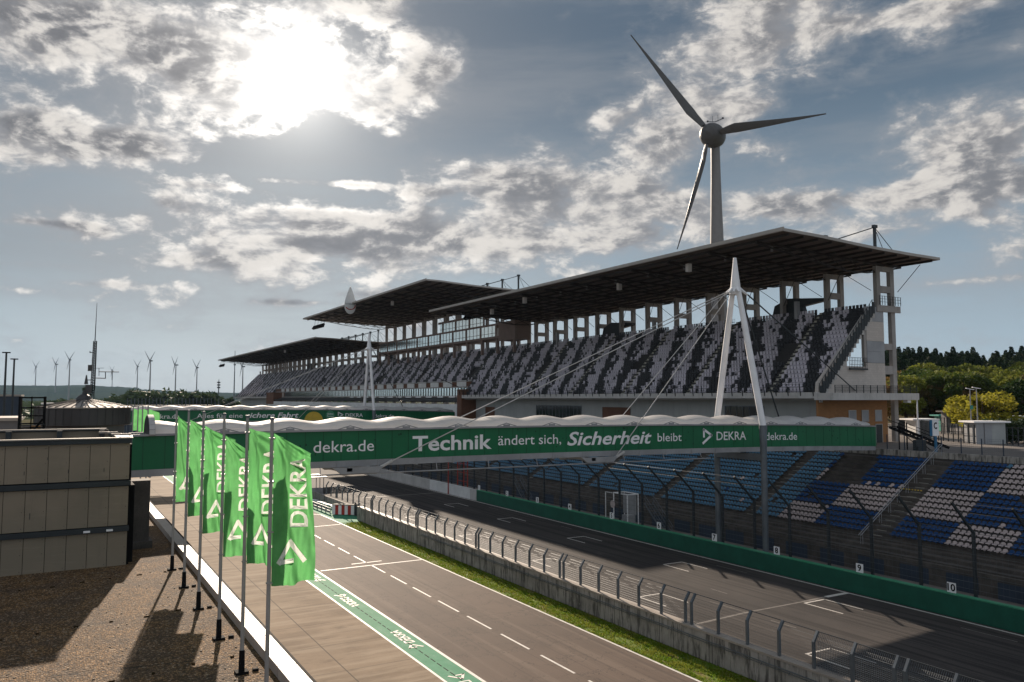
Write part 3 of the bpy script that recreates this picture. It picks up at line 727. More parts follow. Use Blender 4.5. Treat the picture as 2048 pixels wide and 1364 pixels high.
# stair from the concourse down behind the fence
for i, y in enumerate((57.8 + 12, 100.5, 39.0 - 60)):
    if y < 0: continue
    st = thing('steel_stair', (61, y, 0), ['dark steel stair with railings behind the fence near grid sign 5', 'dark steel stair behind the fence near grid sign 1'][i], 'stairs')
    b = MB()
    for k in range(9): b.box(60.2, y + k * .38, .1 + .36 * k, 61.4, y + .3 + k * .38, .16 + .36 * k)
    b.build('stair_tread', M['dark_steel'], st); b = MB()
    for x in (60.2, 61.4):
        b.beam((x, y - .2, 0), (x, y + 3.4, 3.3), .05, .2); b.tube((x, y - .2, 1.0), (x, y + 3.4, 4.3), .03, 5); b.tube((x, y - .2, .55), (x, y + 3.4, 3.85), .02, 5)
        for k in range(5): b.tube((x, y + k * .8, .1 + k * .75), (x, y + k * .8, 1.2 + k * .75), .025, 4)
    b.build('stair_rail', M['galv'], st)
# debris on lower unseated rows: white crates strip
# ------------------------------------------------------------------ plaza (raised concourse)
PZ = 9.9
b = MB(); b.poly([(78.7, -60, PZ), (400, -60, PZ), (400, 700, PZ), (78.7, 700, PZ)]); struct('concourse', b, M['plaza'])
b = MB(); b.box(78.64, -60, 9.4, 79.1, 64, PZ + .12); o = b.build('concourse_kerb', M['concrete']); o['kind'] = 'structure'
pfz = thing('concourse_fence', (79.3, 40, PZ), 'low dark mesh fence on the concourse edge above the lower stand', 'fence')
b = MB()
for k in range(19): b.box(79.25, 22 + k * 2.05, PZ, 79.33, 22.08 + k * 2.05, PZ + 1.7)
b.build('post', M['dark_blue'], pfz); b = MB()
for k in range(9): b.tube((79.3, 22, PZ + .15 + k * .19), (79.3, 57, PZ + .15 + k * .19), .007, 3)
for k in range(170): b.tube((79.3, 22 + k * .2, PZ + .1), (79.3, 22 + k * .2, PZ + 1.65), .004, 3)
b.build('wire_mesh', M['wire'], pfz)
# ------------------------------------------------------------------ upper grandstand
UG = thing('grandstand', (86, 240, PZ), 'huge roofed grandstand with black and grey seats running along the whole straight', 'grandstand')
Y0_, Y1_, VA, VB = 64.8, 426, 163.5, 352     # ends, VIP section
UR, UX, UZ, URUN, URISE = 20, 80.5, 16.15, .555, .575
def uprof(k0):
    p = []
    for k in range(k0, UR): p += [(UX + URUN * k, UZ + URISE * k), (UX + URUN * (k + 1), UZ + URISE * k)]
    p.append((UX + URUN * UR, UZ + URISE * (UR - 1))); p.append((93.2, UZ + URISE * (UR - 1) + .02)); return p
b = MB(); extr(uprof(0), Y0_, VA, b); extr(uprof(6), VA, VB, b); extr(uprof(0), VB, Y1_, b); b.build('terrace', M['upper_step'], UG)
# underside / rear
b = MB()
for (a, c, xs_) in ((Y0_ + .3, VA, 80.4), (VA, VB, 84.3), (VB, Y1_, 80.4)): zs_ = 15.4 + (xs_ - 80.4) * .9914; b.poly([(xs_, a, zs_), (xs_, c, zs_), (92.0, c, 26.9), (92.0, a, 26.9)]); b.poly([(93.1, a, 26.4), (93.1, c, 26.4), (93.1, c, UZ + URISE * 19), (93.1, a, UZ + URISE * 19)])
b.build('terrace_underside', M['frame_concrete'], UG)
# fascia
b = MB()
for (a, c) in ((Y0_ - .4, VA), (VB, Y1_)): b.box(79.75, a, 15.55, 80.45, c, 16.3)
b.build('fascia', M['light_concrete'], UG)
# concourse wall below
b = MB(); b.box(83.4, Y0_ + .2, PZ, 83.7, VA, 15.5); b.box(83.4, VB, PZ, 83.7, Y1_, 15.5); b.build('concourse_wall', M['facade_grey'], UG)
b = MB(); b.box(80.45, Y0_ + .2, 15.3, 83.4, VA, 15.5); b.box(80.45, VB, 15.3, 83.4, Y1_, 15.5); b.build('soffit', M['frame_concrete'], UG)
def opening(y0, y1, z0, z1, fr=M['brown'], gl=M['dark_glass'], nm='window', mull=1.2):
    b = MB(); b.box(83.34, y0, z0, 83.39, y1, z1); o = b.build(nm, gl, UG); b = MB()
    b.box(83.27, y0 - .12, z1, 83.33, y1 + .12, z1 + .12); b.box(83.27, y0 - .12, z0, 83.33, y0, z1); b.box(83.27, y1, z0, 83.33, y1 + .12, z1)
    k = y0 + mull
    while k < y1: b.box(83.28, k, z0, 83.33, k + .06, z1); k += mull
    b.build('frame', fr, o)
opening(104.8, 112.3, PZ, 13.9, M['brown'], M['brown'], 'gate_opening', 20); opening(119, 134.5, PZ, 14.1, M['galv'], M['dark_glass'])
opening(152, 156, PZ, 13.5, M['brown'], M['brown'], 'gate_opening', 20); opening(76, 83, 12.2, 14.4, M['galv'], M['dark_glass'])
# VIP boxes in the middle section
b = MB(); b.box(83.3, VA, 15.9, 83.8, VB, 16.15); b.box(83.3, VA, 18.05, 83.8, VB, 18.3); b.box(83.3, VA, 19.45, 83.85, VB, 19.62); b.build('box_frame', M['frame_concrete'], UG)
b = MB(); b.box(83.5, VA + 2, 16.15, 83.6, VB - 14, 18.05); gl = b.build('box_glass', M['glass'], UG)
b = MB(); 
for k in range(int((VB - VA - 16) / 1.6)): b.box(83.38, VA + 2 + 1.6 * k, 16.15, 83.49, VA + 2.12 + 1.6 * k, 18.05)
b.build('mullion', M['dark_steel'], gl)['kind'] = 'stuff'
k = 0; y = VA + 2.5; b = MB(); b2 = MB()
b2.box(83.55, VA, 18.3, 83.65, VB, 19.45)
while y < VB - 8: b.box(83.35, y, 18.32, 83.5, y + 4.9, 19.75); y += 7.75
b.build('white_hoarding', M['white_panel'], UG); b2.build('hoarding_back', M['brown'], UG)
b = MB(); b.poly([(83.4, VA, 15.80), (83.4, VB, 15.80), (80.0, VB, 14.75), (80.0, VA, 14.75)]); b.poly([(83.4, VA, 15.7), (83.4, VB, 15.7), (80.0, VB, 14.6), (80.0, VA, 14.6)]); b.build('lower_canopy', M['zinc'], UG)
b = MB(); b.box(79.8, VA - 1, PZ, 80.1, VB - 2, 14.2); b.build('balcony_wall', M['white_panel'], UG)
b = MB()
for k in range(60): b.box(79.72, VA + 1 + 2.9 * k, 11.4, 79.79, VA + 3.3 + 2.9 * k, 12.0)
b.build('balcony_window', M['dark_glass'], UG)
b = MB(); b.tube((79.9, VA, 15.0), (79.9, VB, 15.0), .04, 4)
for k in range(220): b.box(79.9, VA + k * .86, 14.2, 79.96, VA + .06 + k * .86, 15.0)
b.build('balcony_rail', M['dark_steel'], UG)
b = MB(); b.box(79.7, VA - 2.6, PZ, 83.5, VA - .3, 17.6); b.box(79.7, VB - 12, 13, 83.3, VB + 1, 18.0); b.build('stair_tower', M['brown'], UG)
# fascia railing with leaning posts
b = MB()
for (a, c) in ((Y0_, VA), (VB, Y1_)):
    for h in (.35, .7, 1.05): b.tube((79.8 - h * .22, a, 16.25 + h), (79.8 - h * .22, c, 16.25 + h), .025, 4)
    n_ = int((c - a) / 1.9)
    for k in range(n_ + 1): b.beam((79.75, a + k * 1.9, 15.85), (79.5, a + k * 1.9, 17.35), .09, .09)
b.build('front_railing', M['dark_steel'], UG)
# seats
def useat():
    m = MB(); m.box(.16, -.2, .05, .22, .2, .82); m.box(-.12, -.2, .30, .155, .2, .36); return m
def uframe():
    m = MB(); m.box(.17, -.2, .05, .2, -.17, .86); m.box(.17, .17, .05, .2, .2, .86); m.box(.17, -.17, .83, .2, .17, .86); m.box(-.1, -.2, .3, .16, .2, .34); return m
sA, sF = useat(), uframe(); sb = [MB(), MB(), MB()]; near = []
ru = random.Random(4); blockn = {}
for r in range(UR):
    k0 = UX + URUN * r; zz = UZ + URISE * r; shift = (r // 2) * .15 - (r * .42)
    y = Y0_ + .5
    while y < Y1_ - .5:
        y += .55
        if VA - .3 < y < VB + .3 and r < 6: continue
        ph = (y + shift) % 5.6; jit = blockn.setdefault((r // 2, int(y / .9)), ru.random() * 2.2 - 1.1)
        white = ph < 2.9 + jit
        if (y - 72) % 15.5 < 1.0: continue
        if (y - 72) % 31 < 7 and 6 < r < 12 and (y - 72) % 31 > 1 and (y-72)%31<3.4: continue
        hz = .10 if white else .03
        if ru.random() < .07: white = not white
        if y < 100: near.append((y + r * .3, k0 + .28, y, zz, white))
        (sb[0] if white else sb[1]).add(sF if ru.random() < .10 else sA, (k0 + .28, y, zz)) if not y < 72 else None
near = [n_ for n_ in near if n_[2] < 72]; near.sort(); one = {}; cnt = 0
for i, (q_, xs, y, zs, wh) in enumerate(near):
    if cnt < 100 and i % 2 == 0:
        cnt += 1
        if wh not in one:
            q = MB(); q.add(sA); o = q.build('seat', M['seat_grey'] if wh else M['seat_black'], None); o.parent = UG; o.location = Vector((xs, y, zs)) - wl(UG); one[wh] = o
        else: copy_part(one[wh], UG, Vector((xs, y, zs)) - wl(UG))
    else: (sb[0] if wh else sb[1]).add(sA, (xs, y, zs))
al = MB(); al.add(sb[0], m=0); al.add(sb[1], m=1); o = al.build('seat_rows', [M['seat_grey'], M['seat_black']], UG); o['kind'] = 'stuff'
b = MB()
for a in [72.4 + 15.5 * k for k in range(23)]:
    b.cut()
    for r in range(UR):
        if VA < a < VB and r < 6: continue
        b.box(UX + URUN * r - .01, a - .45, UZ + URISE * r, UX + URUN * r + .3, a + .45, UZ + URISE * r + .04); b.box(UX + URUN * r + .3, a - .45, UZ + URISE * r + .02, UX + URUN * (r + 1) - .02, a + .45, UZ + URISE * r + .3)
b.split('aisle_step', M['aisle'], UG)
# vomitory blocks in the seating
b = MB()
for a in [86 + 31 * k for k in range(11)]:
    if VA - 8 < a < VB + 4: continue
b = MB()
for k in range(12): b.box(90.6, 76 + 31 * k, 26.6, 91.2, 76.5 + 31 * k, 29.3)
b.build('vent_stack', M['grey_metal'], UG)
b = MB()          # concourse roofs seen behind the top row
for a in (77.0, 120, 240, 330): b.prism([(93.4, a, 27.2), (93.4, a + 6.2, 27.2), (93.4, a + 5.5, 29.4), (93.4, a + 3.0, 30.3), (93.4, a - 3.4, 29.7), (93.4, a - 3.2, 29.3), (93.4, a + .5, 28.9)], (.9, 0, 0))
b.build('stair_roof', M['dark_steel'], UG)
# end wall facing the camera (X-Z polygons in a vertical plane)
EY = 64.6
def ep(pts, y, t, mb): mb.prism([(x, y, z) for x, z in pts], (0, t, 0))
b = MB(); ep([(80.0, 15.45), (93.6, 15.45), (93.5, 20.1), (89.6, 20.1), (89.6, 19.6), (85.9, 19.6), (85.9, 20.45), (83.5, 20.45), (80.3, 17.45)], EY, .3, b); b.build('end_wall', M['beige'], UG)
b = MB(); ep([(83.5, 20.452), (85.9, 20.452), (85.95, 21.9), (89.4, 24.7), (89.4, 26.2)], EY, .3, b)
ep([(85.95, 21.9), (89.4, 24.7), (89.4, 25.2), (85.5, 22.0)], EY - .05, .4, b); b.build('stringer', M['light_concrete'], UG)
for (z0, z1, m_) in ((25.5, 27.4, 'booth_grey'), (22.95, 25.48, 'beige'), (21.6, 22.93, 'booth_grey'), (20.12, 21.58, 'booth_grey')):
    b = MB(); b.box(89.9, EY - .05, z0, 93.45, EY + .25, z1); b.build('end_panel', M[m_], UG)
b = MB(); b.box(80.3, EY + .02, PZ - .05, 93.7, EY + .3, 15.4); b.build('brick_base', M['brick'], UG)
b = MB(); b.box(89.4, EY + .0, 20.15, 89.88, EY + .4, 26.3); b.build('end_pilaster', M['frame_concrete'], UG)
for (x, z0, z1, w_, m_, nm) in ((86.0, 12.6, 14.0, 1.3, 'booth_grey', 'window'), (88.55, 12.6, 14.0, 1.2, 'booth_grey', 'window'), (91.2, 12.6, 14.0, 1.2, 'booth_grey', 'window'), (91.2, PZ, 12.2, 1.25, 'dark_steel', 'door')):
    b = MB(); b.box(x, EY - .03, z0, x + w_, EY + .01, z1); o = b.build(nm, M[m_], UG); b = MB()
    b.box(x - .08, EY - .06, z1, x + w_ + .08, EY - .0, z1 + .08); b.box(x - .08, EY - .06, z0, x, EY, z1); b.box(x + w_, EY - .06, z0, x + w_ + .08, EY, z1); b.build('frame', M['light_concrete'], o)
b = MB()
b.box(79.6, 61.9, 15.35, 96.4, 64.58, 16.2); b.build('balcony_slab', M['light_concrete'], UG)
b = MB()
for h in (.35, .65, .95): b.tube((80.1, 62.0, 16.2 + h), (96.2, 62.0, 16.2 + h), .02, 4)
for k in range(13): b.box(80.1 + k * 1.33, 61.97, 16.2, 80.17 + k * 1.33, 62.04, 17.18)
for k in range(120): b.box(80.1 + k * .134, 61.99, 16.25, 80.112 + k * .134, 62.01, 17.15)
b.build('balcony_railing', M['dark_steel'], UG)
b = MB()
for h in (.4, .9, 1.3): b.tube((86.0, 64.3, 19.4 + h), (89.5, 64.3, 19.4 + h), .03, 4)
for k in range(12): b.box(86.0 + k * .31, 64.28, 19.3, 86.04 + k * .31, 64.32, 20.7)
b.box(86.0, 64.2, 19.15, 89.5, 64.4, 19.35); b.build('stair_balcony', M['dark_steel'], UG)
b = MB()   # stepped side railing up the end of the stand
for r in range(UR):
    x, z = UX + URUN * r, UZ + URISE * r
    b.box(x - .03, EY - .2, z - .9, x + .05, EY - .12, z + 1.25); b.tube((x, EY - .16, z + 1.2), (x + URUN, EY - .16, z + 1.2 + (URISE if r < UR - 1 else 0)), .03, 4)
    b.box(x + .05, EY - .18, z - .55, x + URUN - .05, EY - .14, z + .95)
b.build('side_railing', M['dark_steel'], UG)
b = MB()
for r in range(UR): x, z = UX + URUN * r, UZ + URISE * r; b.box(x - .02, EY - .1, z - 1.1, x + URUN, EY + .2, z - .35)
b.build('side_stringer', M['light_concrete'], UG)
# canopy post
b = MB(); b.tube((96.2, 62.1, PZ), (96.2, 62.1, 15.35), .09, 8); b.box(94.4, 62.2, 15.0, 95.1, 62.8, 15.34); b.build('canopy_post', M['white_paint'], UG)
# ladder columns
def column_mb(top, base=PZ):
    b = MB(); t = .27
    b.box(92.4, -t, base, 93.15, t, top); b.box(95.25, -t, base, 96.05, t, top)
    z = top - .65
    for (za, zb) in ((top - .62, top), (29.45, 30.3), (26.9, 27.65), (21.9, 22.7), (18.7, 19.8)):
        if zb < top + .01: b.box(93.151, -t + .02, za, 95.249, t - .02, zb)
    if top > 36: b.box(93.151, -t + .02, 33.0, 95.249, t - .02, 33.8)
    b.box(92.0, -t - .25, 26.85, 96.9, -t - .001, 27.7)
    return b
cy = [64.9 + 7.72 * k for k in range(47)]
c1 = c2 = None
for y in cy:
    hi = 150 < y < 249
    if hi:
        if c2 is None: c2 = column_mb(39.0).build('column', M['frame_concrete'], UG); c2.location = (0, y, 0); c2.location.y = y
        else: copy_part(c2, UG, (0, y, 0))
    else:
        if c1 is None: c1 = column_mb(32.9).build('column', M['frame_concrete'], UG); c1.location = (0, y, 0)
        else: copy_part(c1, UG, (0, y, 0))
for o in UG.children:
    if o.name.startswith('column'): pass
b = MB(); b.box(92.1, EY, 26.85, 92.15, EY + 360, 27.0); b.build('column_tie', M['frame_concrete'], UG)
# bracing rods between columns
b = MB()
for y in cy[:-1]:
    t = 38.6 if 150 < y < 241 else 32.6
    b.tube((92.3, y + .5, t - 2.9), (91.5, y + 4.4, t), .045, 4); b.tube((92.3, y + 7.2, t - 3.5), (91.5, y + 4.4, t), .045, 4)
b.tube((96.1, 64.2, 29.6), (97.2, 61.6, 33.0), .05, 4)
b.build('brace_rod', M['dark_steel'], UG)
b = MB()
for h in (.4, .8, 1.15): b.tube((92.1, EY - .5, 27.7 + h), (96.6, EY - .5, 27.7 + h), .03, 4)
for k in range(9): b.box(92.1 + k * .55, EY - .53, 27.7, 92.16 + k * .55, EY - .47, 28.9)
b.build('top_railing', M['dark_steel'], UG)
# roofs
def roof(prof, y0, y1, nm='roof', cols=None):
    P = [(x, z) for x, z in prof]
    b = MB()
    for i in range(len(P) - 1):
        (xa, za), (xb, zb) = P[i], P[i + 1]
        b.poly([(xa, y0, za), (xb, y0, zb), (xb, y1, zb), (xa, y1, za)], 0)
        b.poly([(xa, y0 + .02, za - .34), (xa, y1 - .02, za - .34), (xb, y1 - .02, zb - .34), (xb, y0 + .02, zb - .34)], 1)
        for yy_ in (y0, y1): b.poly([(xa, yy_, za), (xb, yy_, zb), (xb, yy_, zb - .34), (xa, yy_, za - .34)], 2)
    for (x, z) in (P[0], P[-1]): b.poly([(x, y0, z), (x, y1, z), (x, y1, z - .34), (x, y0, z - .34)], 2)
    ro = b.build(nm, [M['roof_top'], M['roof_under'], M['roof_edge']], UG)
    b = MB(); b.box(P[0][0] - .12, y0 - .1, P[0][1] - .30, P[0][0] - .001, y1 + .1, P[0][1] + .12); b.build('gutter', M['roof_edge'], ro)
    def zt(x):
        for i in range(len(P) - 1):
            if P[i][0] <= x <= P[i + 1][0]:
                t = (x - P[i][0]) / (P[i + 1][0] - P[i][0]); return P[i][1] + t * (P[i + 1][1] - P[i][1])
        return P[-1][1]
    b = MB(); x = P[0][0] + 1.2          # purlins along the roof
    while x < P[-1][0] - .5:
        b.box(x, y0 + .4, zt(x) - .62, x + .16, y1 - .4, zt(x) - .345); x += 2.45
    b.build('purlin', M['roof_truss'], ro)
    b = MB(); y = cols
    while y < y1:
        if y > y0:
            b.cut(); xs = [P[0][0] + .9, 74, 78, 83, 87, 91, 95, P[-1][0] - 1]; dep = [.15, .5, .9, 1.3, 1.6, 1.4, .7, .15]
            for i in range(len(xs) - 1):
                a, c = Vector((xs[i], y, zt(xs[i]) - .63)), Vector((xs[i + 1], y, zt(xs[i + 1]) - .63)); a2, c2_ = a - Vector((0, 0, dep[i])), c - Vector((0, 0, dep[i + 1]))
                b.beam(a, c, .2, .24); b.beam(a2, c2_, .16, .16)
                b.beam(a, c2_, .08, .08); b.beam(a2, c, .08, .08)
        y += 7.72
    b.split('truss', M['roof_truss'], ro)
    # short masts with tie cables on top of each frame
    b = MB(); bc = MB(); y = cols
    while y < y1:
        if y > y0 + .5:
            zm = zt(92.7); b.beam((92.7, y, zm), (92.7, y, zm + 4.1), .3, .3); b.box(92.4, y - .2, zm + 4.1, 93.1, y + .2, zm + 4.5)
            bc.tube((92.7, y, zm + 4.2), (80.5, y, zt(80.5) + .05), .07, 5); bc.tube((92.7, y, zm + 4.2), (98.4, y, zt(98.4)), .05, 5); bc.tube((92.7, y, zm + 4.2), (95.2, y, zt(95.2)), .045, 5)
            bc.tube((92.7, y, zm + 1.2), (90.2, y, zt(90.2) + .05), .05, 5)
        y += 7.72
    b.build('roof_mast', M['dark_steel'], ro); bc.build('tie_cable', M['dark_steel'], ro)
    return zt
RP = [(69.66, 34.55), (75.9, 34.42), (82, 34.15), (86.4, 34.0), (92.7, 33.87), (99.0, 33.84)]
r1 = roof(RP, 60.0, 156.4, cols=64.9)
RM = [(66.9, 40.72), (70.0, 40.70), (78.4, 40.25), (88.6, 40.0), (93, 39.9), (99, 39.95)]
r2 = roof(RM, 152.0, 248.0, cols=149.8 - 7.72)
RF = [(69.9, 34.7), (75.2, 34.57), (86.4, 34.0), (92.7, 33.9), (99, 33.9)]
r3 = roof(RF, 244.0, 416, cols=242.5)
# floodlights, loudspeakers under the roofs
b = MB()
for k in range(12):
    y = 66 + k * 7.72; b.tube((74.5, y, 33.3), (74.5, y, 33.9), .16, 8)
b.build('roof_lamp', M['grey_metal'], UG)
b = MB()
for (x, y, z) in ((73.5, 79.5, 32.7), (76, 98, 32.6), (73, 122, 32.8), (76, 140, 32.6), (72, 185, 38.8), (74, 300, 32.7)):
    b.box(x, y, z, x + .6, y + .6, z + 1.1)
b.build('loudspeaker', M['white_paint'], UG)
for (ya, z, n_) in ((236, 38.3, 11), (400, 32.0, 11), (164, 36.2, 12)):
    b = MB(); b.beam((70 + (18 if ya == 164 else 0), ya, z), (70.2 + (18 if ya == 164 else 0), ya + 12, z), .25, .25)
    for k in range(n_): xx = 70.1 + (18 if ya == 164 else 0); b.tube((xx, ya + 1.05 * k, z), (xx - .5, ya + 1.05 * k, z - 1.0), .28, 6, .45)
    for k in range(4): b.tube((70.1 + (18 if ya == 164 else 0), ya + 3.5 * k, z), (70.4 + (18 if ya == 164 else 0), ya + 3.5 * k, z + 2.2), .05, 4)
    b.build('floodlight_bar', M['black'], UG)
# press box
b = MB(); b.box(88.0, 151, 28.7, 91.9, 158.6, 33.0); b.box(88.0, 158.6, 29.4, 91.9, 237, 29.95); b.box(88.0, 158.6, 32.45, 91.9, 237, 32.9); 
b.box(88.0, 164, 35.2, 91.9, 192, 35.7); b.build('press_box', M['box_brown'], UG)
b = MB(); pane = MB()
for (a, c, z0, z1) in ((160, 236, 29.96, 32.44), (166, 191, 32.91, 35.19)):
    pane.box(88.12, a, z0, 88.18, c, z1); y = a
    while y < c + .1: b.box(88.02, y - .35, z0, 88.11, y + .35, z1); y += 7.72
    y = a
    while y < c: b.box(88.06, y - .04, z0, 88.11, y + .04, z1); y += 1.93
    b.box(88.04, a, z0 + .7, 88.1, c, z0 + .78)
pb = pane.build('press_window', M['glass'], UG); b.build('window_bar', M['box_brown'], pb)
b = MB()
for k in range(12): b.box(88.3, 152 + 7.72 * k, 25.9, 88.9, 152.6 + 7.72 * k, 29.4)
b.build('press_box_leg', M['box_brown'], UG)
# teardrop logo panel on the middle roof edge
lp = thing('teardrop_sign', (66.5, 200, 40.7), 'pale teardrop shaped sign with red curved stroke on the front edge of the middle roof', 'sign')
b = MB(); pts = []
for i in range(26):
    t = i / 26 * 2 * math.pi; u = math.sin(t); v = -math.cos(t)
    wd = 2.0 * (1 - .80 * ((v + 1) / 2) ** 1.3)
    pts.append((66.3 + u * wd, 200, 41.3 + v * 3.65))
b.prism(pts, (0, .3, 0)); b.build('sign_plate', M['white_panel'], lp)
b = MB()
for i in range(12):
    a0, a1 = math.pi * (1.15 + i * .075), math.pi * (1.15 + (i + 1) * .075)
    p = lambda a, r_: (66.3 + math.cos(a) * r_, 199.97, 39.9 + math.sin(a) * r_ * .8)
    b.poly([p(a0, 1.15), p(a1, 1.15), p(a1, 1.45), p(a0, 1.45)])
b.build('red_stroke', M['red'], lp)
d = MB(); t = text_mb('EuroSpeedway', .45, .01); W_ = tw(t); place(d, t, lambda x, y: (66.3 - 1.3 + x / W_ * 2.6, 199.97, 40.2 + y)); d.build('lettering', M['galv'], lp)
b = MB(); b.beam((66.3, 200.3, 40.5), (68.5, 202, 40.5), .15, .15); b.beam((66.3, 200.3, 42.5), (70, 203, 40.7), .12, .12); b.build('sign_strut', M['dark_steel'], lp)
# ------------------------------------------------------------------ footbridges
def deck(x):        # camber of the deck (underside height of the sign panel)
    return 11.2 - .00023 * (x - 22) ** 2 - (.0 if x < 60 else .00035 * (x - 60) ** 2)
PH = 2.08
def bridge(dy, label, words, xl=4.2, brackets=True):
    Yn, Yf = 54.4 + dy, 57.3 + dy
    B = thing('footbridge', (40, 55.8 + dy, 10), label, 'bridge')
    xr = 76.6; n_ = 60; xs = [xl + (xr - xl) * i / n_ for i in range(n_ + 1)]
    b = MB()
    for i in range(n_):
        a, c = xs[i], xs[i + 1]; za, zc = deck(a), deck(c)
        b.poly([(a, Yn, za), (c, Yn, zc), (c, Yn, zc + PH), (a, Yn, za + PH)]); b.poly([(a, Yf, za), (c, Yf, zc), (c, Yf, zc + PH), (a, Yf, za + PH)])
    # rounded end
    ec = []
    for k in range(9):
        t = k / 8 * math.pi; ec.append((xr + 1.0 * math.sin(t), (Yn + Yf) / 2 - (Yf - Yn) / 2 * math.cos(t)))
    for k in range(8): (x0, y0), (x1, y1) = ec[k], ec[k + 1]; b.poly([(x0, y0, deck(xr)), (x1, y1, deck(xr)), (x1, y1, deck(xr) + PH), (x0, y0, deck(xr) + PH)])
    b.build('sign_panel', M['sign_green'], B, smooth=False)
    b = MB(); k = xl + .6; rr = random.Random(2)
    while k < xr:
        b.box(k, Yn - .012, deck(k) + .02, k + .03, Yn - .004, deck(k) + PH - .02); k += 1.27
    for k in range(70):
        x = xl + 3 + rr.random() * (xr - xl - 3); z = deck(x) + .25 + rr.random() * 1.6; b.box(x, Yn - .014, z, x + .07 + rr.random() * .05, Yn - .006, z + .08 + rr.random() * .08)
    b.build('panel_seam', M['sign_seam'], B)
    b = MB()
    for i in range(n_):
        a, c = xs[i], xs[i + 1]; za, zc = deck(a), deck(c)
        for (y0, y1, z0, z1) in ((Yn + .1, Yf - .1, -.02, -.3), (Yn - .06, Yn + .28, -.003, -.44), (Yf - .28, Yf + .06, -.003, -.44)):
            for (p, q) in ((z0, z0), (z1, z1)): b.poly([(a, y0, za + p), (c, y0, zc + p), (c, y1, zc + q), (a, y1, za + q)])
            for yy_ in (y0, y1): b.poly([(a, yy_, za + z0), (c, yy_, zc + z0), (c, yy_, zc + z1), (a, yy_, za + z1)])
    for k in range(24): x = xl + 1 + 3 * k; b.box(x, Yn - .1, deck(x) - .5, x + .12, Yf + .1, deck(x) - .05)
    b.box(xl, Yn + .1, deck(xl) - .3, xl + .2, Yf - .1, deck(xl) + PH)
    b.build('deck_beam', M['grey_metal'], B)
    # membrane canopy: bays sag between arches
    b = MB(); bay = 4.05; nb = int((xr + 1.0 - xl - 1.2) / bay); bay = (xr + .9 - xl - 1.2) / nb; na = 12
    rows = []
    for i in range(nb * 10 + 1):
        x = xl + 1.2 + bay * i / 10; f = (i % 10) / 10; sag = 1 - .30 * math.sin(math.pi * f) ** .9
        sag = .66 + .34 * abs(math.cos(math.pi * f)) ** 1.7
        endf = min(1, max(0, (xr + .9 - x) / 3.2)) ** .5 if x > xr - 2.4 else 1
        row = []
        for k in range(na + 1):
            t = k / na * math.pi; yy_ = (Yn + Yf) / 2 - (Yf - Yn + .3) / 2 * math.cos(t) * (endf if endf < 1 else 1)
            row.append((x, yy_, deck(min(x, xr)) + PH + .14 + .80 * math.sin(t) ** .8 * sag * max(endf, .05)))
        rows.append(row)
    for i in range(len(rows) - 1):
        for k in range(na): b.poly([rows[i][k], rows[i + 1][k], rows[i + 1][k + 1], rows[i][k + 1]])
    b.build('canopy', M['canopy'], B, smooth=True)
    b = MB()
    for i in range(n_):
        a, c = xs[i], xs[i + 1]
        for yy_ in (Yn - .1, Yf + .1): b.beam((a, yy_, deck(a) + PH + .07), (c + .01, yy_, deck(c) + PH + .07), .16, .13)
    for k in range(nb):
        x = xl + 1.2 + bay * k
        if k: b.beam((x - .9, Yn - .16, deck(x) + PH + .12), (x, Yn - .1, deck(x) + PH + .36), .05, .06); b.beam((x + .9, Yn - .16, deck(x) + PH + .12), (x, Yn - .1, deck(x) + PH + .36), .05, .06); b.box(x - .28, Yn - .2, deck(x) + PH + .1, x + .28, Yn - .02, deck(x) + PH + .26)
    b.build('canopy_edge_beam', M['grey_metal'], B)
    # entrance arch
    b = MB(); pts = [((Yn + Yf) / 2 - (Yf - Yn + .5) / 2 * math.cos(k / 12 * math.pi), deck(xl) + PH + .1 + 1.15 * math.sin(k / 12 * math.pi)) for k in range(13)]
    b.prism([(xl + .9, y, z) for y, z in pts], (.12, 0, 0)); b.build('end_gable', M['dark_steel'], B)
    b = MB()
    for k in range(12): (y0, z0), (y1, z1) = pts[k], pts[k + 1]; b.beam((xl + 1.1, y0, z0), (xl + 1.1, y1, z1), .34, .14)
    b.build('end_arch', M['light_concrete'], B)
    # words
    d = MB()
    for w_ in words:
        kind, s, x0, x1, h, zc = w_[:6]; bold = w_[6] if len(w_) > 6 else 0; sh = w_[7] if len(w_) > 7 else 0
        t = logo_mb(1.0) if kind == 'logo' else text_mb(s, 1.0, bold, sh)
        d = MB(); W_ = tw(t); yb = zc
        place(d, t, lambda x, y: (x0 + x / W_ * (x1 - x0), Yn - (.02 if dy == 0 else .07), deck(x0 + x / W_ * (x1 - x0)) + yb + y * h))
        d.build('lettering' if kind != 'logo' else 'emblem', M['white_paint'], B)
    # services pipe hung under the deck
    if brackets:
        b = MB(); b.tube((14.8, Yn - .3, 10.28), (52.3, Yn - .3, 10.08), .05, 6)
        for k in range(9): x = 16 + k * 4.4; b.tube((x, Yn - .3, 10.22), (x, Yn - .1, deck(x) - .3), .03, 4)
        b.build('service_pipe', M['grey_metal'], B)
    # cable brackets
    b = MB()
    for xa in (20.0, 41.0):
        for s_ in (-1, 1):
            yb = Yn - .5 if s_ < 0 else Yf + .5; ym = (Yn + Yf) / 2
            b.prism([(xa - 3.2, yb, deck(xa) - .46), (xa + .5, yb, deck(xa) - .46), (xa + .1, yb, deck(xa) - .9), (xa - 2.6, yb, deck(xa) - .9)], (0, .25, 0))
        b.box(xa - 2.2, Yn - .5, deck(xa) - .75, xa - 1.8, Yf + .5, deck(xa) - .5)
    b.build('cable_bracket', M['grey_metal'], B)
    # pylon
    ym = 55.4 + dy; ap = Vector((57.3, ym, 29.35)); nk = Vector((57.3, ym, 26.6))
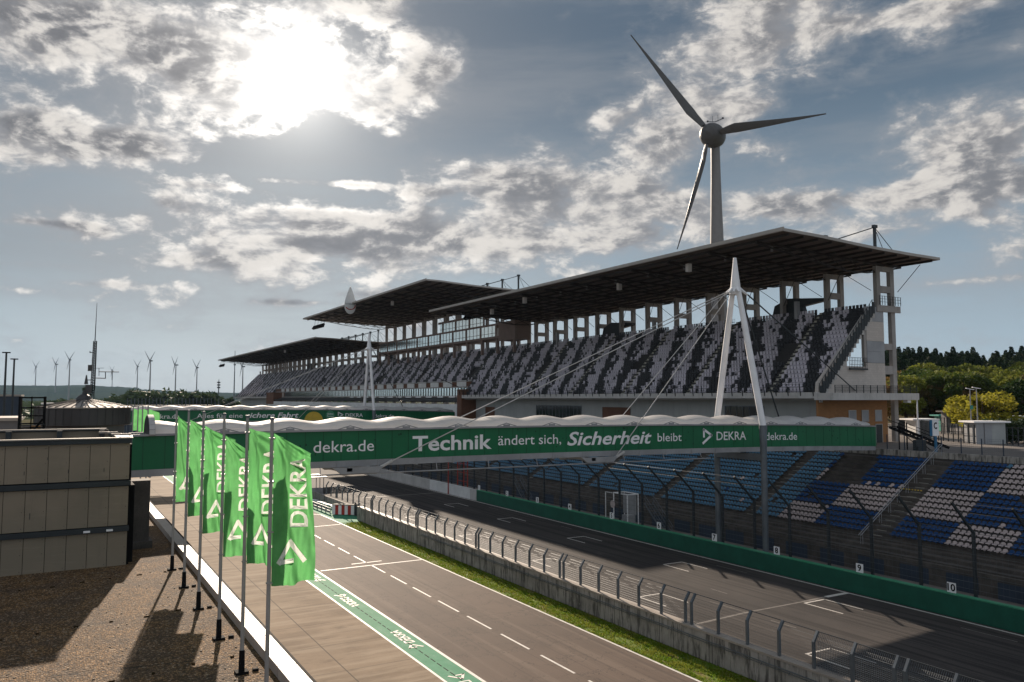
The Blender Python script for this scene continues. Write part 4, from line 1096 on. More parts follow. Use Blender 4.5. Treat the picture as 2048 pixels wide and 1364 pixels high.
    P = MB(); P.tube(ap, nk, .15, 12, .46); P.tube(nk, nk - Vector((0, 0, .9)), .46, 12, .55)
    fn, ff = Vector((57.5, 52.5 + dy, 13.0)), Vector((57.5, 58.5 + dy, 13.0))
    for f_ in (fn, ff):
        st = nk + Vector((0, (f_.y - nk.y) * .12, -.4)); md = (st + f_) / 2
        P.tube(st, md, .25, 12, .31); P.tube(md, f_, .31, 12, .30)
    for k in range(5):
        a = (k - 2) * .55 + math.pi; P.tube(nk, nk + Vector((math.cos(a) * .95, math.sin(a) * .95, -.75)), .2, 8, .1)
    for a in (-.45, .45): P.tube(nk, nk + Vector((math.cos(a) * 1.2, math.sin(a) * 1.2, -.9)), .2, 8, .1)
    P.build('pylon', M['white_paint'], B, smooth=True)
    b = MB()
    for f_ in (fn, ff): b.tube((f_.x, f_.y, 13.05), (f_.x, f_.y, 10.5), .38, 12, .3); b.tube((f_.x, f_.y, 10.5), (f_.x, f_.y, 0), .3, 12, .26)
    b.box(57.2, fn.y, 9.75, 57.8, ff.y, 10.35)
    b.build('pylon_post', M['galv'], B, smooth=False)
    b = MB()
    for xa in (20.2, 41.3):
        for s_, yb in ((-1, Yn - .4), (1, Yf + .4)):
            b.tube(nk + Vector((-.9, s_ * .4, -.7)), (xa, yb, deck(xa) - .55), .042, 6); b.tube((xa + 1.0, yb + (nk.y - yb) * .03, deck(xa) - .55 + .43 * (1 if xa < 30 else 1)), (xa, yb, deck(xa) - .6), .11, 6)
    b.build('stay_cable', M['light_concrete'], B)
    b = MB(); b.tube(nk + Vector((1.1, -.4, -.8)), at(1815, 874, Z=PZ) + Vector((0, dy, 0)), .075, 6); b.tube(nk + Vector((1.1, .4, -.8)), (67.5, Yf + 1.5, deck(67) + 1.2), .075, 6); b.tube((67.5, Yf + 1.5, deck(67) + 1.2), (67.5, Yf, deck(67)), .06, 5)
    b.build('back_stay', M['dark_steel'], B)
    return B
def xw(px, dy=0): return at(px, 880, Y=54.4 + dy).x
W1 = [('t', 'dekra.de', xw(627), xw(748), 1.15, .62, .004), ('t', 'Technik', xw(825), xw(983), 1.55, .50, .035), ('t', 'ändert sich,', xw(996), xw(1122), 1.12, .72, .004),
      ('t', 'Sicherheit', xw(1134), xw(1303), 1.55, .56, .03, .25), ('t', 'bleibt', xw(1315), xw(1363), 1.05, .70, .004), ('logo', '', xw(1405), xw(1425), 1.38, .42), ('t', 'DEKRA', xw(1433), xw(1492), 1.12, .72, .012),
      ('t', 'dekra.de', xw(1531), xw(1594), 1.05, .66, .004)]
bridge(0, 'near green footbridge with white scalloped canopy and large white lettering across the track', W1)
D2 = 104.6
W2 = [('t', 'dekra.de', xw(303, D2), xw(357, D2), 1.2, .6, .004), ('t', 'Alles für eine', xw(392, D2), xw(484, D2), 1.25, .6, .004), ('t', 'sichere Fahrt', xw(490, D2), xw(596, D2), 1.4, .6, .03, .25),
      ('logo', '', xw(674, D2), xw(686, D2), 1.3, .45), ('t', 'DEKRA', xw(690, D2), xw(725, D2), 1.1, .7, .012), ('t', 'dekra.de', xw(748, D2), xw(787, D2), 1.05, .6, .004)]
B2 = bridge(D2, 'distant green footbridge with white canopy seen above the near bridge', W2, xl=9.0, brackets=False)
b = MB(); cx_ = (xw(607, D2) + xw(640, D2)) / 2 + .3
for k in range(16):
    a0, a1 = math.pi * k / 16, math.pi * (k + 1) / 16
    b.poly([(cx_, 54.37 + D2, 11.0), (cx_ + 1.9 * math.cos(a0), 54.37 + D2, 11.0 + 1.85 * math.sin(a0)), (cx_ + 1.9 * math.cos(a1), 54.37 + D2, 11.0 + 1.85 * math.sin(a1))])
b.build('yellow_badge', M['yellow'], B2)
b = MB()
for k in range(20):
    a0, a1 = 2 * math.pi * k / 20, 2 * math.pi * (k + 1) / 20
    b.poly([(cx_ + 3.4, 54.36 + D2, 12.1), (cx_ + 3.4 + .95 * math.cos(a0), 54.36 + D2, 12.1 + .95 * math.sin(a0)), (cx_ + 3.4 + .95 * math.cos(a1), 54.36 + D2, 12.1 + .95 * math.sin(a1))])
b.build('round_badge', M['green'], B2)
d = MB()
for s_, zz in (('Online', 12.2), ('Termin', 11.7)):
    t = text_mb(s_, .48, .005); W_ = tw(t); place(d, t, lambda x, y: (cx_ + 3.4 - W_ / 2 + x, 54.34 + D2, zz + y))
d.build('badge_lettering', M['white_paint'], B2)
# ------------------------------------------------------------------ pit building roof with parapet (left foreground)
RZ = 8.1
PB = thing('pit_building', (0, 20, RZ), 'gravel covered flat roof with pale metal parapet in the lower left', 'building')
b = MB(); b.poly([(-30, -8, RZ), (5.5, -8, RZ), (5.5, 64, RZ), (-30, 64, RZ)]); b.build('roof', M['gravel'], PB)
b = MB(); b.box(5.5, -8, 0, 5.95, 64, RZ + .24); b.box(-30, -8, 0, 5.49, -7.8, RZ - .05); b.box(-30, 63.8, 0, 5.49, 64, RZ - .05); b.build('front_wall', M['light_concrete'], PB)
b = MB(); y = -8
while y < 64: b.box(5.42, y, RZ + .245, 5.92, y + 2.96, RZ + .30); b.box(5.42, y, RZ - .1, 5.46, y + 2.96, RZ + .244); y += 3.0
b.build('parapet_sheet', M['parapet'], PB)
b = MB(); b.box(5.97, -8, RZ + .05, 6.03, 64, RZ + .27); b.build('gutter', M['black'], PB)
# loose stones
rs2 = random.Random(9); sm = MB()
for i in range(900):
    y = 13 + rs2.random() ** 1.5 * 27; x = -9 + rs2.random() * 14.3; s_ = .012 + rs2.random() * .016; a = rs2.random() * 3
    q = MB(); q.box(-s_, -s_ * .8, 0, s_, s_ * .8, s_ * 1.1); sm.add(q, (x, y, RZ), rz=a)
o = sm.build('stone', M['stone'], PB); o['kind'] = 'stuff'
b = MB()
for i in range(34):
    t = i / 34; x = -7 + 12 * t; y = (27.5 if i % 2 else 36.2) - (5 - x) * -.12 + rs2.uniform(-.1, .1)
    y = (23.6 if i % 3 == 0 else 29.8 if i % 3 == 1 else 36.8) + x * .17 + rs2.uniform(-.12, .12)
    b.box(x, y, RZ, x + .06 + rs2.random() * .16, y + .05 + rs2.random() * .06, RZ + .03)
b.build('moss_patch', M['moss'], PB)['kind'] = 'stuff'
# ------------------------------------------------------------------ flags
def cloth(seed, Wd, Hh, pull, X0, Y0, zt_, yawf):
    rf_ = random.Random(seed); p1_, p2_, p3_ = rf_.uniform(0, 6), rf_.uniform(0, 6), rf_.uniform(0, 6); amp = rf_.uniform(.7, 1.15)
    ca, sa = math.cos(yawf), math.sin(yawf)
    def P(u, v, off=0):          # u 0..1 across from the pole, v 0..1 up
        top = max(0, v - .72) / .28
        sx = u * Wd * (1 - .10 * math.sin(v * 3.1 + p3_) * u)
        drop = pull * (u ** .9) * (top ** 1.5) + .05 * u * math.sin(p1_)
        fold = (.11 * math.sin(5.5 * u + 3.4 * v * 1.3 + p1_) + .075 * math.sin(12 * u - 6 * (1 - v) + p2_) + .032 * math.sin(24 * u + 10 * v + p3_) + .014 * math.sin(47 * u - 17 * v + p1_)) * amp * min(1, u * 4)
        q_ = math.atan2(1 - v + .02, u * .3 + .02); diag = .075 * math.sin(16 * q_ + p2_) * math.exp(-((1 - v) / .30)) * min(1, u * 3) + .03 * math.sin(19 * (u * .8 + v * 1.5) + p1_) * math.exp(-(v / .5))
        if top > .3 and u > .62: fold -= (u - .62) * (top - .3) * 1.6
        lift = .05 * math.sin(3 * u + p2_) * (1 - v)
        d_ = fold + diag + off
        return Vector((X0 + sx * ca - d_ * sa, Y0 + sx * sa + d_ * ca, zt_ - (1 - v) * Hh - drop + lift * u))
    return P
def fmesh(mbx, P, name, m, parent=None):
    return None
T_DEK = text_mb('DEKRA', 1.0, .03); TWD = tw(T_DEK); L_G = logo_mb(1.0)
def flag_faces(P, NU, NV, prints):
    """triangulate the flag in its own plane with the lettering outlines cut in; returns cloth mesh and print mesh"""
    rg_ = random.Random(1); V2 = [Vector((0, 0)), Vector((1, 0)), Vector((1, 1)), Vector((0, 1))]; F = [[0, 1, 2, 3]]
    for (m, f) in prints:
        b_ = len(V2); V2 += [Vector(f(x, y)) for x, y, _ in m.v]; F += [[b_ + i for i in q] for q in m.f]
    for a in range(NU + 1):
        for c in range(NV + 1):
            if (a, c) not in ((0, 0), (NU, 0), (NU, NV), (0, NV)): V2.append(Vector((a / NU, c / NV)))
    v, e, f, ov, oe, of = delaunay_2d_cdt(V2, [], F, 1, 1e-5)
    cl_, pr_ = MB(), MB()
    P3 = [tuple(P(q.x, q.y)) for q in v]
    for fc, src in zip(f, of): t_ = pr_ if any(k > 0 for k in src) else cl_; t_.f.append(tuple(fc)); t_.mi.append(0)
    out_ = []
    for t_ in (cl_, pr_):
        mp = {}; 
        for q in t_.f:
            for i in q:
                if i not in mp: mp[i] = len(t_.v); t_.v.append(P3[i])
        t_.f = [tuple(mp[i] for i in q) for q in t_.f]; out_.append(t_)
    return out_
names = ['sixth flag from the camera, farthest, lower part in shadow', 'green flag second farthest in the row, partly behind its neighbour', 'green flag fourth from the camera in the roof row', 'green flag third from the camera, lowest hanging top', 'green flag second nearest, deeply creased along its pole', 'nearest and largest green flag, with its upper corner folded over']
pols = ['farthest grey flag pole on the gravel roof', 'second farthest grey flag pole on the gravel roof', 'third farthest grey flag pole, with black foot on a pale stone', 'flag pole third from the camera, black foot on gravel', 'flag pole second nearest to the camera, beside the creased flag', 'nearest flag pole, its foot below the picture edge']
tops = [831, 839, 851, 871, 856, 866]; bots = [1001, 1030, 1063, 1108, 1122, 1164]
widths = [.98, 1.0, 1.0, .98, .92, .94]; pulls = [.75, .5, .55, .62, .22, .50]
for i in range(6):
    X, Y = 4.66, (37.8, 34.1, 30.4, 26.35, 22.85, 19.95)[i]
    p = thing('flag_pole', (X, Y, RZ), pols[i], 'flag pole', 'row of flag poles on the gravel roof')
    b = MB(); b.tube((X, Y, RZ + .5), (X, Y, RZ + 6.95), .055, 10, .042); b.build('pole', M['pole'], p, smooth=True)
    b = MB(); b.tube((X, Y, RZ + .06), (X, Y, RZ + .62), .085, 10, .075); b.box(X - .17, Y - .15, RZ, X + .17, Y + .15, RZ + .07); b.box(X + .3, Y - .05, RZ, X + .45, Y + .07, RZ + .07); b.build('pole_foot', M['black'], p)
    b = MB(); b.tube((X, Y, RZ + 6.951), (X, Y, RZ + 7.02), .055, 10); b.build('pole_cap', M['galv'], p)
    d_ = (Vector((X, Y, 0)) - Vector((0, 0, 0))).dot(Vector((math.sin(YAW), math.cos(YAW), 0)))
    zt_, zb_ = CAMH - (tops[i] - 796) / FPX * d_, CAMH - (bots[i] - 796) / FPX * d_
    P = cloth(20 + i * 3, widths[i], zt_ - zb_, pulls[i], X + .06, Y, zt_, R((-22, -6, -18, -3, -24, -9)[i]))
    Hh = zt_ - zb_; wd = widths[i]; bs = Hh * .50 / TWD
    prints = [(T_DEK, lambda x, y: (.84 - (y * Hh * .20) / wd * .72, .37 + x * bs / Hh)), (L_G, lambda x, y: (.14 + (1 - y) * .66, .13 + x * .19))]
    m, pr = flag_faces(P, 28, 80, prints)
    lab = 'green fabric flag with white lettering: ' + names[i]
    f_ = m.build('flag', M['flag'], None, smooth=True); tag(f_, lab if len(lab.split()) <= 16 else names[i], 'flag', 'green flags along the roof edge')
    pr.build('print', M['flag_print'], f_, smooth=True)
    b = MB()
    for v in (.02, .35, .68, .97): q = P(.02, v); b.box(X - .06, Y - .06, q.z - .015, X + .08, Y + .06, q.z + .015)
    b.build('flag_ring', M['pole'], f_)
# far group of flags near the second bridge
for i, px in enumerate((267, 277, 286, 297)):
    Y = 118 + 6 * (3 - i); X = at(px, 800, Y=Y).x; zt_ = at(px, 812, Y=Y).z
    p = thing('flag_pole', (X, Y, 8), ['leftmost', 'second', 'third', 'rightmost'][i] + ' distant flag pole behind the round roofed tower', 'flag pole', 'distant flag poles by the tower')
    b = MB(); b.tube((X, Y, 4), (X, Y, zt_ + .1), .09, 6); b.build('pole', M['pole'], p)
    P = cloth(50 + i, 1.25, 3.4, .5, X + .1, Y, zt_ - .4, R(-10)); m = MB(); NU, NV = 8, 16
    for a in range(NU + 1):
        for c in range(NV + 1): m.v.append(tuple(P(a / NU, c / NV)))
    for a in range(NU):
        for c in range(NV): k = a * (NV + 1) + c; m.f.append((k, k + NV + 1, k + NV + 2, k + 1)); m.mi.append(0)
    f_ = m.build('flag', M['flag'], None, smooth=True); tag(f_, ['leftmost', 'second', 'third', 'rightmost'][i] + ' small distant green flag behind the round roofed tower', 'flag', 'distant green flags by the tower')
b = MB(); b.box(-6, 112, 0, 5.9, 150, 7.2); b.poly([(-6, 112, 7.25), (5.9, 112, 7.25), (5.9, 150, 7.25), (-6, 150, 7.25)]); o = b.build('pit_garage', M['zinc_panel']); tag(o, 'grey flat roofed pit garage wing behind the round tower', 'building')
# ------------------------------------------------------------------ panel clad block on the left
LB = thing('panel_building', (-2, 42, RZ), 'brown grey panel clad block with black steel bands at left edge', 'building')
def band(z0, z1, nm='panel'):
    x = 3.0; k = 0
    while x > -12:
        b = MB(); b.box(x - .78, 40.0, z0, x, 40.12, z1); b.build(nm, M['wallpanel'], LB); x -= .80; k += 1
band(11.93, 13.55); band(9.88, 11.62); band(8.02, 9.60)
b = MB(); b.box(-13, 40.03, RZ, 3.02, 40.2, 13.5); b.box(2.9, 40.13, RZ, 3.1, 44, 13.5); b.build('wall_core', M['black'], LB)
b = MB()
for z0, z1 in ((13.56, 13.76), (11.66, 11.88), (9.63, 9.85), (7.9, 8.0)): b.box(-13, 39.86, z0, 3.06, 40.14, z1)
b.build('steel_band', M['dark_steel'], LB)
b = MB(); b.box(-13, 39.8, 13.77, 3.12, 40.3, 13.82); b.box(-13, 43.6, 14.06, 2.2, 43.9, 14.12); b.box(2.5, 40.3, 13.77, 3.1, 43.9, 13.8)
for q in ((2.2, 42.9), (2.55, 42.6), (2.6, 40.5), (2.95, 40.2)): b.box(q[0] - .35, q[1], 13.9, q[0] + .1, q[1] + .16, 13.98)
b.build('coping', M['roof_sheet'], LB)
b = MB(); b.box(-13, 43.8, 13.2, 2.3, 43.9, 14.05); b.build('back_parapet', M['wallpanel'], LB); b = MB()
for x in (-1.95, 1.0 - .9, 1.9): b.box(x, 43.3, 13.3, x + .22, 43.79, 14.05)
b.box(-13, 43.7, 14.0, 2.25, 43.795, 14.055); b.poly([(-13, 40.2, 13.3), (3, 40.2, 13.3), (3, 43.8, 13.3), (-13, 43.8, 13.3)]); b.build('parapet_post', M['dark_steel'], LB)
b = MB(); rj = random.Random(44)
for k in range(14):
    x = 2.9 - k * .8
    for z in (12.05, 12.75, 13.4, 10.0, 10.7, 11.5, 8.2, 8.9, 9.5): b.box(x - .012, 39.975, z, x + .012, 39.99, z + .025)
for k in range(9): x = 2.6 - rj.random() * 9; z = rj.choice((12.3, 12.6, 12.9, 10.4)); b.box(x, 39.98, z, x + .02, 39.995, z + .12 + rj.random() * .2)
b.build('panel_fixing', M['dark_steel'], LB)['kind'] = 'stuff'
for x in (1.25, 2.15):
    b = MB(); b.box(x, 39.78, 9.68, x + .26, 39.855, 9.76); b.build('lamp_fitting', M['white_paint'], LB)
cc = thing('concrete_pier', (3.9, 44, RZ), 'tall dark concrete pier standing beside the panel clad block', 'pier')
b = MB(); b.box(3.35, 44, RZ, 4.3, 45.2, 11.45); b.build('pier_shaft', M['step_concrete'], cc, bevel=.03); b = MB(); b.box(3.0, 43.8, RZ - .05, 4.45, 45.3, RZ + .35); b.build('pier_foot', M['step_concrete'], cc)
b = MB(); b.box(3.12, 40.6, RZ, 3.3, 43.9, 11.6); b.build('side_plate', M['black'], cc)
# ------------------------------------------------------------------ round roofed control tower
TY = 62.0; txl, txr = at(66, 840, Y=TY).x, at(266, 820, Y=TY).x; tcx = (txl + txr) / 2; tr_ = (txr - txl) / 2
TZ = at(180, 816, Y=TY).z
TW = thing('control_tower', (tcx, TY + tr_, 4), 'low round control tower clad in dark zinc with shallow conical roof', 'tower')
cy_ = TY + tr_ * .75
def ringp(r, z, n=36): return [(tcx + r * math.cos(2 * math.pi * (k + .5) / n), cy_ + r * math.sin(2 * math.pi * (k + .5) / n), z) for k in range(n)]
def rings(lst, mb, n=36, m=0):
    for (ra, za), (rb, zb) in zip(lst[:-1], lst[1:]):
        A, Bq = ringp(ra, za, n), ringp(rb, zb, n)
        for k in range(n): j = (k + 1) % n; mb.poly([A[k], A[j], Bq[j], Bq[k]], m)
b = MB(); rings([(tr_ * .88, 6), (tr_ * .88, TZ - 1.25)], b); b.build('lower_drum', M['zinc_panel'], TW)
b = MB(); rings([(tr_ * .98, TZ - 1.25), (tr_ * 1.0, TZ - 1.2), (tr_ * 1.0, TZ - .03)], b); rings([(tr_ * .98, TZ - 1.25), (tr_ * .5, TZ - 1.25)], b); b.build('upper_drum', M['zinc'], TW)
b = MB(); rings([(tr_ * 1.03, TZ - .03), (tr_ * 1.03, TZ + .05), (tr_ * .58, TZ + .30), (tr_ * .20, TZ + .55)], b); b.build('roof', M['roof_sheet'], TW)
b = MB(); rings([(tr_ * .20, TZ + .552), (tr_ * .12, TZ + .85), (tr_ * .05, TZ + 1.0), (.06, TZ + 1.25)], b); b.build('roof_cap', M['zinc'], TW)
b = MB()
for k in range(36):
    a = 2 * math.pi * (k + .5) / 36; c_, s_ = math.cos(a), math.sin(a)
    b.beam((tcx + tr_ * 1.03 * c_, cy_ + tr_ * 1.03 * s_, TZ + .08), (tcx + tr_ * .2 * c_, cy_ + tr_ * .2 * s_, TZ + .57), .03, .05)
    b.beam((tcx + tr_ * 1.01 * c_, cy_ + tr_ * 1.01 * s_, TZ - 1.2), (tcx + tr_ * 1.01 * c_, cy_ + tr_ * 1.01 * s_, TZ - .05), .03, .03)
b.build('standing_seam', M['zinc'], TW)
for k, m_ in ((24.5, 'zinc'), (26.5, 'black'), (28.3, 'black'), (22.5, 'zinc'), (30.2, 'zinc')):
    a0, a1 = 2 * math.pi * k / 36, 2 * math.pi * (k + 1.3) / 36; b = MB(); rr_ = tr_ * .895
    A = (tcx + rr_ * math.cos(a0), cy_ + rr_ * math.sin(a0)); Bq = (tcx + rr_ * math.cos(a1), cy_ + rr_ * math.sin(a1))
    b.prism([(A[0], A[1], TZ - 3.6), (Bq[0], Bq[1], TZ - 3.6), (Bq[0], Bq[1], TZ - 1.6), (A[0], A[1], TZ - 1.6)], (0, -.05, 0)); b.build('shutter', M[m_], TW)
# aerial mast on the tower
AM = thing('aerial_mast', (tcx, cy_, TZ + 1.2), 'thin lattice radio mast with aerials and side arms on the tower roof', 'antenna')
def ap_(px, py): return at(px, py, Y=cy_)
B0, T0, T1 = ap_(184, 790), ap_(190, 682), ap_(194, 606)
b = MB(); 
for d_ in ((-.12, 0), (.12, 0), (0, .15)): b.tube(B0 + Vector((d_[0], d_[1], -.3)), T0 + Vector((d_[0] * .7, d_[1], 0)), .032, 5)
for k in range(22):
    q = B0.lerp(T0, k / 22); q2 = B0.lerp(T0, (k + 1) / 22); b.tube(q + Vector((-.12, 0, 0)), q2 + Vector((.12, 0, 0)), .03, 4); b.tube(q + Vector((.12, 0, 0)), q + Vector((-.12, 0, 0)), .03, 4)
b.build('lattice', M['black'], AM)
b = MB(); b.tube(T0, T1, .035, 6, .012); b.tube(ap_(189.5, 780), ap_(193.5, 682), .03, 5); b.build('whip_aerial', M['dark_steel'], AM)
b = MB()
b.tube(ap_(190, 756), ap_(211, 756.5), .035, 5); b.tube(ap_(211, 757), ap_(211, 743), .03, 5); b.tube(ap_(197, 743.5), ap_(238, 744), .03, 5); b.tube(ap_(224, 739), ap_(224, 760), .022, 5); b.tube(ap_(198, 736), ap_(198, 752), .022, 5); b.tube(ap_(191, 736.5), ap_(208, 736), .02, 4)
b.tube(ap_(186, 705), ap_(180, 705), .03, 5); b.tube(ap_(180, 706), ap_(180, 702), .03, 5); b.tube(ap_(187, 720), ap_(183, 720), .03, 5); b.tube(ap_(186, 760), ap_(173, 760), .03, 5)
b.build('side_arm', M['dark_steel'], AM)
b = MB(); q = ap_(181.5, 736); b.box(q.x - .18, q.y - .1, q.z - .22, q.x + .12, q.y + .1, q.z + .22); q = ap_(172.5, 760); b.tube(q - Vector((0, .1, .3)), q + Vector((0, -.1, .35)), .14, 8, .04); q = ap_(180, 778); b.box(q.x - .3, q.y - .15, q.z - .3, q.x + .1, q.y + .1, q.z + .3); b.build('aerial_box', M['zinc'], AM)
# external steel stair cage, left of tower
SY = 58.0
SC = thing('steel_stair_cage', (at(62, 830, Y=SY).x, SY, 8), 'black open steel frame stair cage with orange panel beside the round tower', 'stairs')
xa, xb = at(36, 830, Y=SY).x, at(86, 830, Y=SY).x; zt1 = at(60, 793, Y=SY).z; zb1 = at(60, 872, Y=SY).z - 1
b = MB()
for x in (xa, xb): b.box(x, SY, zb1, x + .14, SY + .14, zt1); b.box(x, SY + 2, zb1, x + .14, SY + 2.14, zt1)
for z in (zt1 - .12, zt1 - .75, zt1 - 1.25, zt1 - 2.0, (zt1 + zb1) / 2): b.box(xa + .14, SY, z, xb, SY + .12, z + .09)
b.beam((xa, SY + .2, zb1), (xb, SY + .2, zt1 - 1.4), .05, .12); b.box((xa + xb) / 2, SY, zb1, (xa + xb) / 2 + .07, SY + .1, zt1)
b.build('frame', M['black'], SC)
b = MB(); b.box(xb - .66, SY + .2, zb1, xb - .1, SY + .3, (zt1 + zb1) / 2 - .1); b.build('orange_panel', M['orange'], SC)
# lamp posts at far left
for i, (px, pt) in enumerate(((8.5, 706), (25, 719))):
    Y = 105 + 6 * i; X = at(px, 800, Y=Y).x; zt_ = at(px, pt, Y=Y).z
    p = thing('street_lamp', (X, Y, 0), ['tall', 'slightly shorter'][i] + ' lamp mast with flat head at far left, ' + ['left one of the pair', 'right one of the pair'][i], 'street lamp')
    b = MB(); b.tube((X, Y, 0), (X, Y, zt_), .2, 8, .1); b.build('pole', M['dark_steel'], p); b = MB(); b.box(X - .4, Y - .2, zt_, X + .4, Y + .2, zt_ + .12); b.build('lamp_head', M['black'], p)
# buildings and vehicles in the paddock seen at far left
def blk(name, px0, px1, py0, py1, Y, mt, label, cat, dp=12, roofm=None):
    p0, p1 = at(px0, py0, Y=Y), at(px1, py1, Y=Y); t = thing(name, (p0.x, Y, 0), label, cat)
    b = MB(); b.box(p0.x, Y, 0, p1.x, Y + dp, p0.z - .3); b.build('wall', M[mt], t)
    b = MB(); b.box(p0.x - .3, Y - .3, p0.z - .29, p1.x + .3, Y + dp + .3, p0.z); b.build('roof', M[roofm or 'roof_sheet'], t)
    b = MB(); w_ = (p1.x - p0.x)
    for k in range(max(2, int(w_ / 4))): b.box(p0.x + .6 + k * 4, Y - .05, p0.z * .45, p0.x + 3.0 + k * 4, Y - .01, p0.z * .7)
    b.build('window_pane', M['dark_glass'], t); return t
blk('paddock_hall', -30, 37, 789, 830, 150, 'dark_blue', 'long dark blue grey hall behind the two lamp masts', 'building')
blk('paddock_shed', 85, 104, 806, 820, 200, 'zinc_panel', 'small pale roofed shed behind the stair cage', 'building', 8, 'white_panel')
blk('paddock_shed', 112, 128, 807, 818, 230, 'zinc_panel', 'second pale roofed shed, left of the lone poplar', 'building', 8, 'white_panel')
blk('paddock_shed', 128, 146, 809, 820, 180, 'zinc_panel', 'rightmost pale roofed shed just behind the conical roof', 'building', 8, 'white_panel')
blk('paddock_office', -30, 34, 836, 872, 90, 'zinc_panel', 'low grey office with light flat roof left of the stair cage', 'building', 9, 'roof_sheet')
# ------------------------------------------------------------------ wind turbines
def turbine_mb():
    b = MB()
    return b
def big_turbine():
    D = 352.0; base = at(1440, 796, D=D); X, Y = base.x, base.y
    hubz = at(1433, 262, D=D).z
    T = thing('wind_turbine', (X, Y, 0), 'giant wind turbine with egg shaped nacelle rising behind the main grandstand', 'wind turbine')
    tz = hubz - 4.5; b = MB(); n_ = 12
    rad = lambda z: 2.0 + (1 - z / tz) ** 1.35 * 4.2
    zs = [0, 20, 36, 38.5, 43, 60, 80, 100, 115, tz]
    for a, c in zip(zs[:-1], zs[1:]):
        red = 38.4 <= a < 43
        b.tube((X, Y, a), (X, Y, c), rad(a), 28, rad(c), m=1 if red else 0)
    b.build('tower', [M['turbine'], M['red']], T, smooth=True)
    fdir = -Vector((base.x, base.y, 0)).normalized(); rt = Vector((-fdir.y, fdir.x, 0)); rt = rt if rt.dot(RT) > 0 else -rt
    fdir = (fdir * .93 - rt * .36).normalized(); 
    hub = Vector((X, Y, hubz)) + fdir * 5.5; rt2 = Vector((0, 0, 1)).cross(fdir).normalized(); rt2 = rt2 if rt2.dot(RT) > 0 else -rt2
    b = MB(); NR, NS_ = 12, 28; rowsv = []
    for i in range(NR + 1):
        t = i / NR; s_ = -1 + 2 * t; r_ = 5.5 * math.sqrt(max(0, 1 - s_ * s_)) ** 1.05 * (1 + .06 * s_)
        c_ = hub - fdir * 3 + fdir * s_ * 8.0
        rowsv.append([tuple(c_ + rt2 * (r_ * math.cos(2 * math.pi * k / NS_)) + Vector((0, 0, 1)) * (r_ * math.sin(2 * math.pi * k / NS_))) for k in range(NS_)])
    for i in range(NR):
        for k in range(NS_): j = (k + 1) % NS_; b.poly([rowsv[i][k], rowsv[i][j], rowsv[i + 1][j], rowsv[i + 1][k]])
    b.build('nacelle', M['blade'], T, smooth=True)
    b = MB(); q = hub - fdir * 3 + Vector((0, 0, 6.3)) + rt2 * 1.2
    for s_ in (-1, 1): b.tube(q + rt2 * 1.3 * s_, q + rt2 * 1.3 * s_ + Vector((0, 0, 3)), .08, 4); b.tube(q, q + rt2 * 3.6 * s_ + Vector((0, 0, .8)), .18, 4); b.box(*(q + rt2 * 3.6 * s_ - Vector((.3, .3, -.6))), *(q + rt2 * 3.6 * s_ + Vector((.3, .3, 1.3))))
    b.build('aerial_frame', M['dark_steel'], T)
    for (px, py) in ((1266, 73), (1655, 231), (1358, 500)):
        # blade tips lie in the rotor plane
        d = ray(px, py); hp = hub + fdir * 1.0; t_ = (hp - Vector((0, 0, CAMH))).dot(fdir) / d.dot(fdir); tip = Vector((0, 0, CAMH)) + d * t_
        ax = (tip - hp); L = ax.length; ax.normalize(); tang = fdir.cross(ax).normalized()
        sgn = 1 if px != 1655 else 1
        b = MB(); sec = []; N_ = 26
        for i in range(N_ + 1):
            t = i / N_; s_ = 5.0 + (L - 5.0) * t
            ch = 2.8 if t < .02 else (2.5 + 1.5 * math.sin(min(1, t / .14) * math.pi / 2) if t < .14 else 4.0 * (1 - (t - .14) / .86) ** 1.25 + .5)
            th = .9 * ch * (.32 if t > .1 else .6) * (1 - .6 * t); bend = fdir * (2.2 * t * t)
            tw_ = R(34 * (1 - t) ** 1.6 + 10); cd = (tang * math.cos(tw_) + fdir * math.sin(tw_)); td = cd.cross(ax).normalized()
            c_ = hp + ax * s_ + bend; P_ = []
            for k in range(10):
                a = 2 * math.pi * k / 10; xx = math.cos(a); yy_ = math.sin(a) * (1 - .35 * (xx + 1) / 2)
                P_.append(tuple(c_ + cd * (xx * ch / 2 + ch * .18 * min(1, t * 8)) + td * (yy_ * th / 2)))
            sec.append(P_)
        for i in range(N_):
            for k in range(10): j = (k + 1) % 10; b.poly([sec[i][k], sec[i][j], sec[i + 1][j], sec[i + 1][k]])
        b.poly(sec[-1]); 
        b.build('blade', M['blade'], T, smooth=True)
big_turbine()
def small_turbine():
    T = thing('wind_turbine', (0, 0, 0), 'x', 'wind turbine', 'distant wind turbines on the hills')
    b = MB(); b.tube((0, 0, -40), (0, 0, 98), 2.6, 10, 1.4); b.build('tower', M['turbine'], T)
    b = MB(); b.box(-5, -2, 97, 7.5, 2, 101); b.tube((-5.5, 0, 99), (-3, 0, 99), 1.2, 8, 2); b.build('nacelle', M['blade'], T)
    for a in (62, 118, 258):
        b = MB(); c_, s_ = math.cos(R(a)), math.sin(R(a))
        e = Vector((-6, c_ * 33, 99 + s_ * 33)); st = Vector((-5, c_ * 1.5, 99 + s_ * 1.5)); b.tube(st, e, 1.5, 5, .3); b.build('blade', M['blade'], T)
    return T
